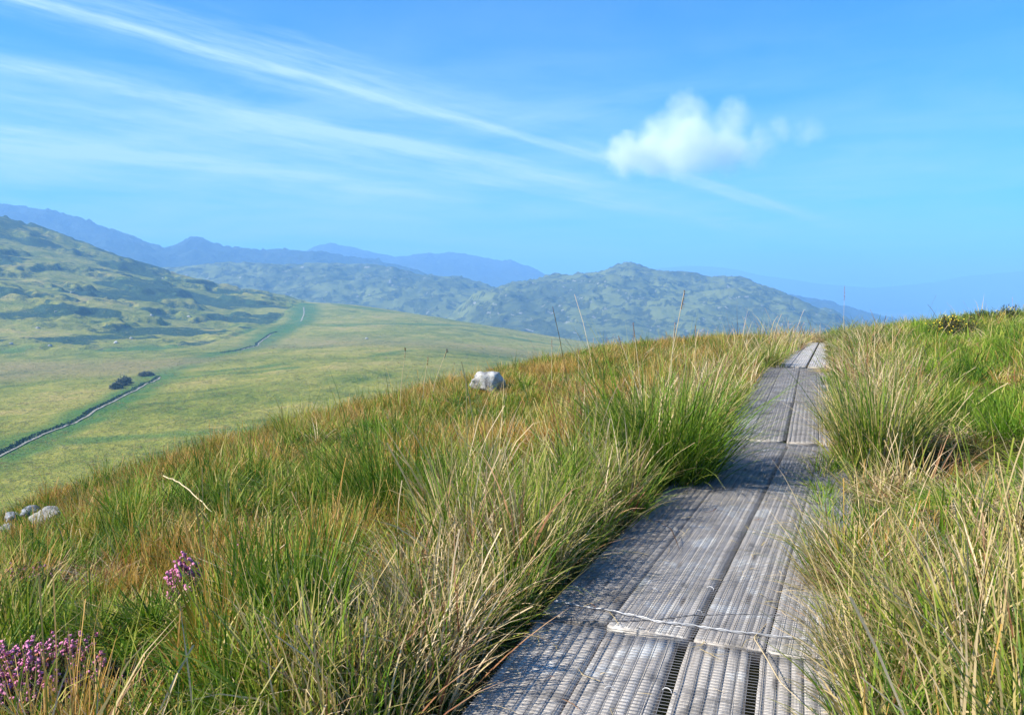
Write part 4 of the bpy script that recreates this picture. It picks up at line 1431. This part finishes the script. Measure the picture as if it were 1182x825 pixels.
def heather(px, py, radius, height, stems, flowers, label, seed, flower_size=0.009, withered=0, leaf=40, category="heather", top_only=False):
    rng = np.random.default_rng(seed)
    p0 = on_ground(px, py)
    root = link("heather_clump", None, loc=tuple(p0), label=label, category=category, group="heather clumps among the grass")
    st_, lf, fl, dd = MB(), MB(), MB(), MB()
    for k in range(stems):
        a = rng.uniform(0, 2 * math.pi); rr = radius * math.sqrt(rng.random())
        b = np.array([rr * 0.6 * math.cos(a), rr * 0.6 * math.sin(a), -0.02])
        h = height * rng.uniform(0.6, 1.1) * (1 - 0.35 * (rr / radius) ** 2)
        tip = np.array([rr * math.cos(a), rr * math.sin(a), h]) + rng.normal(0, 0.012, 3)
        mid = (b + tip) / 2 + rng.normal(0, 0.01, 3)
        pts_ = resample(np.array([b, mid, tip]), max(h / 6, 0.01))
        st_.tube(pts_, np.linspace(0.0022, 0.001, len(pts_)), 4)
        needles(lf, mid, tip - mid, leaf, 0.012, rng)
        if rng.random() < 0.85:
            m = rng.poisson(flowers / stems)
            for _ in range(m):
                q = tip - (tip - mid) * rng.uniform(0, 0.45 if top_only else 0.75) + rng.normal(0, 0.006, 3)
                bells(dd if rng.random() < withered else fl, q, flower_size * rng.uniform(0.7, 1.25), rng)
    link("stems", st_.mesh("stems", M_HEATHER_STEM), root)
    link("foliage", lf.mesh("foliage", M_HEATHER_LEAF, False), root)
    if fl.n:
        link("blossom", fl.mesh("blossom", M_HEATHER_FLOWER), root)
    if dd.n:
        link("withered_blossom", dd.mesh("withered_blossom", M_DEAD_FLOWER), root)
    return root


heather(42, 812, 0.27, 0.26, 190, 760, "large heather clump with purple and withered orange flowers in the bottom left corner", 51, 0.013, 0.10)
heather(120, 826, 0.24, 0.20, 110, 40, "low dark heather clump with few flowers beside the large purple one", 52, 0.010, 0.5)
heather(212, 712, 0.08, 0.31, 40, 560, "round purple heather head alone in the middle of the green grass", 53, 0.016, 0.02, top_only=True)
heather(289, 706, 0.02, 0.26, 6, 60, "tiny single pink flower head right of the round purple heather", 54, 0.009, 0.0, 20, top_only=True)
heather(28, 690, 0.20, 0.20, 90, 180, "faded pinkish brown heather patch at the left edge above the large purple clump", 55, 0.010, 0.4)
heather(275, 662, 0.03, 0.24, 8, 44, "thin pale pink heather sprig in the grass below the fallen stalk", 56, 0.009, 0.2, 20, top_only=True)
heather(1180, 612, 0.05, 0.22, 8, 30, "pink heather sprig on the right bank at the photo's right edge", 57, 0.010, 0.1, 20, top_only=True)


# ------------------------------------------------------------------ gorse and the green bush on the right skyline
def bush(px, py, radius, height, n, label, name, category, seed, flowers=0, leaf_mat=M_GORSE_LEAF, leaf=0.06, wid=0.008, p0=None, squash=1.0):
    rng = np.random.default_rng(seed)
    if p0 is None:
        p0 = on_ground(px, py)
    root = link(name, None, loc=tuple(p0), label=label, category=category)
    st_, lf, fl = MB(), MB(), MB()
    for k in range(n):
        a = rng.uniform(0, 2 * math.pi); rr = radius * math.sqrt(rng.random())
        h = height * math.sqrt(max(0.05, 1 - (rr / radius) ** 2)) * rng.uniform(0.6, 1.1)
        tip = np.array([rr * math.cos(a), rr * math.sin(a) * squash, h])
        b = np.array([rr * 0.4 * math.cos(a), rr * 0.4 * math.sin(a) * squash, -0.03])
        pts_ = resample(np.array([b, (b + tip) / 2 + rng.normal(0, radius * 0.05, 3), tip]), h / 4 + 0.01)
        st_.tube(pts_, np.linspace(0.006, 0.002, len(pts_)) * (radius / 0.4), 4)
        needles(lf, (b + tip) / 2, (tip - b) / 2, 26, leaf, rng, wid)
        if flowers and rng.random() < 0.8:
            for _ in range(rng.poisson(flowers / n)):
                bells(fl, tip - (tip - b) * rng.uniform(0, 0.3) + rng.normal(0, 0.02, 3), 0.028 * rng.uniform(0.7, 1.2), rng)
    link("stems", st_.mesh("stems", M_HEATHER_STEM), root)
    link("foliage", lf.mesh("foliage", leaf_mat, False), root)
    if fl.n:
        link("blossom", fl.mesh("blossom", M_GORSE_FLOWER), root)
    return root


bush(1102, 392, 0.8, 0.56, 190, "low gorse bush with small yellow flowers on the right bank", "gorse_bush", "bush", 61, 240, squash=0.8)
bush(1166, 374, 0.45, 0.55, 80, "small green gorse with a few yellow flowers near the right edge", "gorse_bush", "bush", 62, 60)
bush(1140, 374, 1.0, 0.42, 260, "dense green bush without flowers on the right skyline", "green_bush", "bush", 63, leaf_mat=M_BUSH_LEAF)

# ------------------------------------------------------------------ tall seed stalks
def stalk(px, py_top, dist, label, seed, head='dark', lean=0.0, height=0.75, rad=0.0042):
    """A tall stem whose tip stands in line with the photo's at the given distance."""
    top = at(px, py_top, dist)
    gz = float(ground_z(top[0], top[1]))
    h = max(top[2] - gz, 0.35)
    base = np.array([top[0] - lean * h, top[1], gz - 0.03])
    root = link("seed_stalk", None, loc=tuple(base), label=label, category="grass stalk", group="tall seed stalks on the skyline")
    tip = top - base
    rng = np.random.default_rng(seed)
    mid = tip * np.array([0.35, 0.35, 0.5])
    pts_ = resample(np.array([[0, 0, 0], mid, tip * np.array([.8, .8, .85]), tip]), h / 10)
    mb = MB(); mb.tube(pts_, np.linspace(rad * 1.3, rad * 0.7, len(pts_)), 5)
    link("stem", mb.mesh("stem", M_STEM), root)
    hd = MB()
    hd.tube(np.array([tip * 0.86, tip * 0.93, tip]), rad * 0.9, 4)
    ln = 0.05 if head == 'dark' else 0.22
    for _ in range(26 if head == 'dark' else 46):
        f = rng.random()
        c = tip - np.array([tip[0] * 0.15, 0, 1]) * ln * f + rng.normal(0, 0.006 if head == 'dark' else 0.005, 3)
        d = unit(rng.normal(size=3) + np.array([0, 0, 1.0])) * (0.02 if head == 'dark' else 0.013)
        s = unit(np.cross(d, rng.normal(size=3))) * (0.004 if head == 'dark' else 0.0025)
        hd.add([c - s, c + s, c + d + s * .4, c + d - s * .4], [(0, 1, 2, 3)])
    link("seed_head", hd.mesh("seed_head", M_SEED if head == 'dark' else M_SEED_TAN, False), root)


stalk(468, 402, 13.0, "tall stalk with a dark brown seed head, left one of the pair before the moor", 71, lean=0.10)
stalk(516, 403, 13.0, "tall bent stalk with a dark seed head, between the white boulder and the dark-headed stalk", 72, lean=0.30)
stalk(494, 412, 12.5, "pale stalk standing between the two dark-headed stalks", 73, head='tan', lean=0.12)
stalk(637, 392, 14.0, "upright reddish brown stalk right of the white boulder", 74, head='tan')
stalk(668, 402, 14.0, "short pale stalk right of the reddish brown one", 75, head='tan')
stalk(790, 335, 9.5, "tallest feathery dark grass head leaning against the hazy hill", 76, head='tan', lean=0.14, rad=0.0045)
stalk(779, 372, 9.8, "thin dark stalk just left of the tallest feathery grass head", 77, head='tan', lean=0.05)
stalk(731, 372, 10.0, "slim stalk against the hazy hill left of the feathery head", 78, head='tan', lean=-0.1)
stalk(714, 388, 10.0, "short slanting stalk left of the slim stalk", 79, head='tan', lean=-0.3)
stalk(803, 376, 11.0, "reddish short stalk right of the tallest feathery grass head", 80, head='tan', lean=0.0)
stalk(975, 330, 12.0, "thin faint stalk standing above the boardwalk's vanishing point", 81, head='tan', lean=0.0, rad=0.002)

# fallen stalk, and dead blades lying on the boards
def lying_blade(name, pix, z0, wdt, mat, label, category, arch=0.0, tint=0.7):
    q = np.array([at_z(px, py, z0) if z0 is not None else on_ground(px, py) for px, py in pix])
    q = resample(q, 0.03)
    n = len(q)
    u = np.linspace(0, 1, n)
    q[:, 2] += arch * np.sin(u * math.pi)
    d = np.gradient(q, axis=0); d /= np.linalg.norm(d, axis=1)[:, None]
    s = np.cross(d, [0, 0, 1.0]); s /= np.linalg.norm(s, axis=1)[:, None]
    half = (wdt * 0.5 * np.minimum(1, 0.2 + 3 * (1 - u)))[:, None]
    o = q[0].copy()
    top = q + np.array([0, 0, wdt * 0.25])
    V = np.stack([q - s * half, top, q + s * half, q - np.array([0, 0, wdt * 0.05])], 1) - o
    i = np.arange(n * 4).reshape(n, 4); j = np.roll(i, -1, 1)
    f = np.stack([i[:-1], j[:-1], j[1:], i[1:]], -1).reshape(-1, 4)
    me = np_mesh(name, V.reshape(-1, 3), f, mat, attrs={'tint': np.full(n * 4, tint), 'hu': np.full(n * 4, 0.5)})
    return link(name, me, loc=tuple(o), label=label, category=category)


g1 = on_ground(205, 578); g2 = on_ground(262, 606)


def fallen():
    a = g1 + np.array([0, -0.3, 0.32]); b = g2 + np.array([0, -0.3, 0.18])
    u_l = np.linspace(0, 1, 14)[:, None]
    q = a * (1 - u_l) + b * u_l + np.array([0, 0, 0.05]) * np.sin(u_l * math.pi) + np.random.default_rng(4).normal(0, 0.003, (14, 3))
    mb = MB(); mb.tube(q - a, np.linspace(0.0065, 0.004, len(q)), 6)
    link("fallen_stalk", mb.mesh("fallen_stalk", M_STEM), loc=tuple(a), label="thick pale stalk fallen across the dark shaded tussock on the left", category="grass stalk")


fallen()
lying_blade("dry_blade", [(748, 600), (762, 606), (774, 615), (785, 636)], 0.03, 0.007, M_HEATHER_STEM, "dark curved dead blade lying on the shaded boards", "dead blade", 0.03)
lying_blade("dry_blade", [(888, 716), (870, 740), (900, 790), (935, 820)], 0.012, 0.006, M_STRAW, "pale dead blade lying on the right planks by the joining wire", "dead blade", 0.02, 0.72)
lying_blade("dry_blade", [(955, 690), (920, 688), (896, 683)], 0.03, 0.006, M_STRAW, "short tan blade poking over the right edge above the joining wire", "dead blade", 0.03, 0.6)
lying_blade("dry_blade", [(925, 605), (900, 606), (884, 607)], 0.03, 0.007, M_STRAW, "straw blade lying across the right planks near the middle section", "dead blade", 0.02, 0.66)

# dead grass fragments strewn on the boards
def litter():
    rng = np.random.default_rng(19)
    V, Q, T, H, off = [], [], [], [], 0
    for (a, b), n in zip(SECTIONS[:4], (150, 170, 60, 60)):
        d = b - a; L = np.linalg.norm(d); u = d / L
        rt = np.array([u[1], -u[0], 0]); rt /= np.linalg.norm(rt)
        for _ in range(n):
            e = rng.random()
            x = BW * (rng.beta(0.5, 0.9) if e < 0.7 else rng.random())
            x = BW - x if rng.random() < 0.45 else x
            c = a + u * rng.uniform(0, L) + rt * x + np.array([0, 0, 0.011])
            ang = rng.uniform(0, 2 * math.pi); ln = rng.uniform(0.02, 0.16); wd = rng.uniform(0.0012, 0.0035)
            t_ = np.array([math.cos(ang), math.sin(ang), 0]); s_ = np.array([-t_[1], t_[0], 0]) * wd
            bend = s_ / wd * rng.normal(0, 0.12) * ln
            k = [c - t_ * ln / 2, c + bend + np.array([0, 0, rng.uniform(0, 0.008)]), c + t_ * ln / 2]
            V += [k[0] - s_, k[0] + s_, k[1] - s_, k[1] + s_, k[2] - s_ * .3, k[2] + s_ * .3]
            Q += [(off, off + 1, off + 3, off + 2), (off + 2, off + 3, off + 5, off + 4)]
            T += [rng.uniform(0.45, 1.0)] * 6; H += [0.5] * 6; off += 6
    me = np_mesh("grass_litter", np.array(V), np.array(Q), M_STRAW, attrs={'tint': T, 'hu': H})
    link("grass_litter", me, kind='stuff', label="dead grass fragments strewn over the boardwalk planks", category="litter")


litter()

# ------------------------------------------------------------------ far boulders and shrubs on the moor
def moor_point(px, py, guess):
    d = ray(px, py)
    ts = np.linspace(guess * 0.55, guess * 1.6, 900)
    p = EYE[None] + d[None] * (ts / d[1])[:, None]
    below = p[:, 2] < moor_z(p[:, 0], p[:, 1])
    i = int(np.argmax(below)) if below.any() else int(np.argmin(np.abs(ts - guess)))
    q = p[i].copy(); q[2] = float(moor_z(q[0:1], q[1:2])[0])
    return q


BOULDERS = [(134, 396, 600, 5.0, "pale boulder in front of the rocky outcrop on the hill's foot"), (152, 391, 620, 5.5, "blocky grey outcrop boulder beside the pale boulder at the hill's foot"),
            (44, 379, 660, 5.5, "white-faced boulder on the left outcrop of the craggy hill"), (58, 399, 590, 4.0, "small pale boulder on the green foot of the craggy hill"),
            (13, 397, 590, 4.0, "grey boulder at the photo's left edge on the hill's foot"), (83, 338, 850, 5, "small pale boulder high on the craggy hill's shoulder"),
            (175, 364, 760, 5, "light boulder beside the dark heath on the hill's middle"), (218, 366, 770, 5, "lone pale boulder at the right end of the dark heath"),
            (64, 360, 720, 4, "pale stone below the shoulder of the craggy hill"), (188, 322, 1050, 5, "tiny pale boulder near the craggy hill's skyline"),
            (423, 391, 650, 3.6, "tiny white boulder on the moor right of the winding path")]
for i, (px, py, g, sz, lab) in enumerate(BOULDERS):
    p = moor_point(px, py, g)
    link("boulder", rock_mesh("boulder", (sz * (0.75 + 0.4 * ((i * 7) % 5) / 5), sz * 0.8, sz * 0.6), 500 + i, M_ROCK_WHITE if i in (0, 10) else M_ROCK_GREY, ico=3, rough=0.5, cut=(0.4, 0.75)), loc=(p[0], p[1], p[2] + sz * 0.05), rot=(0, 0, i * 1.3), label=lab, category="boulder", group="boulders on the moor and hill")

for px, py, g, rr_, hh, lab, sd in [(143, 445, 380, 4.5, 4.2, "rounded grey shrub standing on the moor above the path", 81), (134, 449, 372, 3.0, 2.6, "low grey shrub at the left foot of the rounded moor shrub", 82),
                                    (169, 434, 415, 4.0, 2.2, "low dark shrub beside the bend of the moor path", 83)]:
    bush(px, py, rr_, hh, 130, lab, "moor_shrub", "shrub", sd, 0, M_SHRUB, 0.8, 0.16, p0=moor_point(px, py, g))


# ------------------------------------------------------------------ the small cumulus
def build_cloud():
    import bmesh
    D = 6500.0
    lumps = [(722, 180, 30, 0), (758, 172, 40, 1), (796, 168, 44, -1), (838, 174, 34, 0), (874, 176, 24, 1), (794, 126, 30, 2), (845, 135, 28, 1), (772, 142, 24, 0), (900, 147, 20, 0), (934, 150, 22, -1), (880, 155, 18, 0)]
    C = [(at(px, py, D + k * 150), r / F * D) for px, py, r, k in lumps]
    o = C[2][0]
    bm = bmesh.new()
    for c, r in C:
        mt = Matrix.Translation(Vector(c - o)) @ Matrix.Diagonal((1.12, 1.0, 0.95, 1))
        bmesh.ops.create_icosphere(bm, subdivisions=3, radius=r * 1.05, matrix=mt)
    me = bpy.data.meshes.new("cloud")
    bm.to_mesh(me); bm.free()
    m, t, out = new_mat("cloud_vapour")
    pos = t.n('ShaderNodeTexCoord').outputs['Object']
    warp = t.n('ShaderNodeTexNoise', ins={'Vector': pos, 'Scale': 0.0060, 'Detail': 7.0, 'Roughness': 0.6})
    wv = t.n('ShaderNodeVectorMath', operation='MULTIPLY_ADD', ins={0: warp.outputs['Color'], 1: (330, 330, 330), 2: pos})
    wv = t.n('ShaderNodeVectorMath', operation='SUBTRACT', ins={0: wv.outputs[0], 1: (165, 165, 165)})
    field = None
    for i, (c, r) in enumerate(C):
        d = t.n('ShaderNodeVectorMath', operation='DISTANCE', ins={0: wv.outputs[0], 1: tuple(c - o)}).outputs['Value']
        v = t.smooth(d, r * 0.25, r * 1.0, 1.0 if i < 4 else (0.42 if i < 8 else 0.26), 0.0)
        field = v if field is None else t.math('MAXIMUM', field, v)
    det = t.noise(pos, 0.012, 4, 0.6)
    f = t.math('MULTIPLY', field, t.smooth(det, 0.25, 0.65, 0.45, 1.0))
    dens = t.math('MULTIPLY', f, 0.0075)
    vol = t.n('ShaderNodeVolumePrincipled')
    vol.inputs['Color'].default_value = (1, 1, 1, 1)
    t.link(dens, vol.inputs['Density'])
    t.link(vol.outputs[0], out.inputs['Volume'])
    me.materials.append(m)
    ob = link("cloud", me, loc=tuple(o), label="small white puffy cumulus cloud floating above the hazy hills", category="cloud")
    md = ob.modifiers.new("merge", 'REMESH')
    md.mode = 'VOXEL'; md.voxel_size = 45


build_cloud()
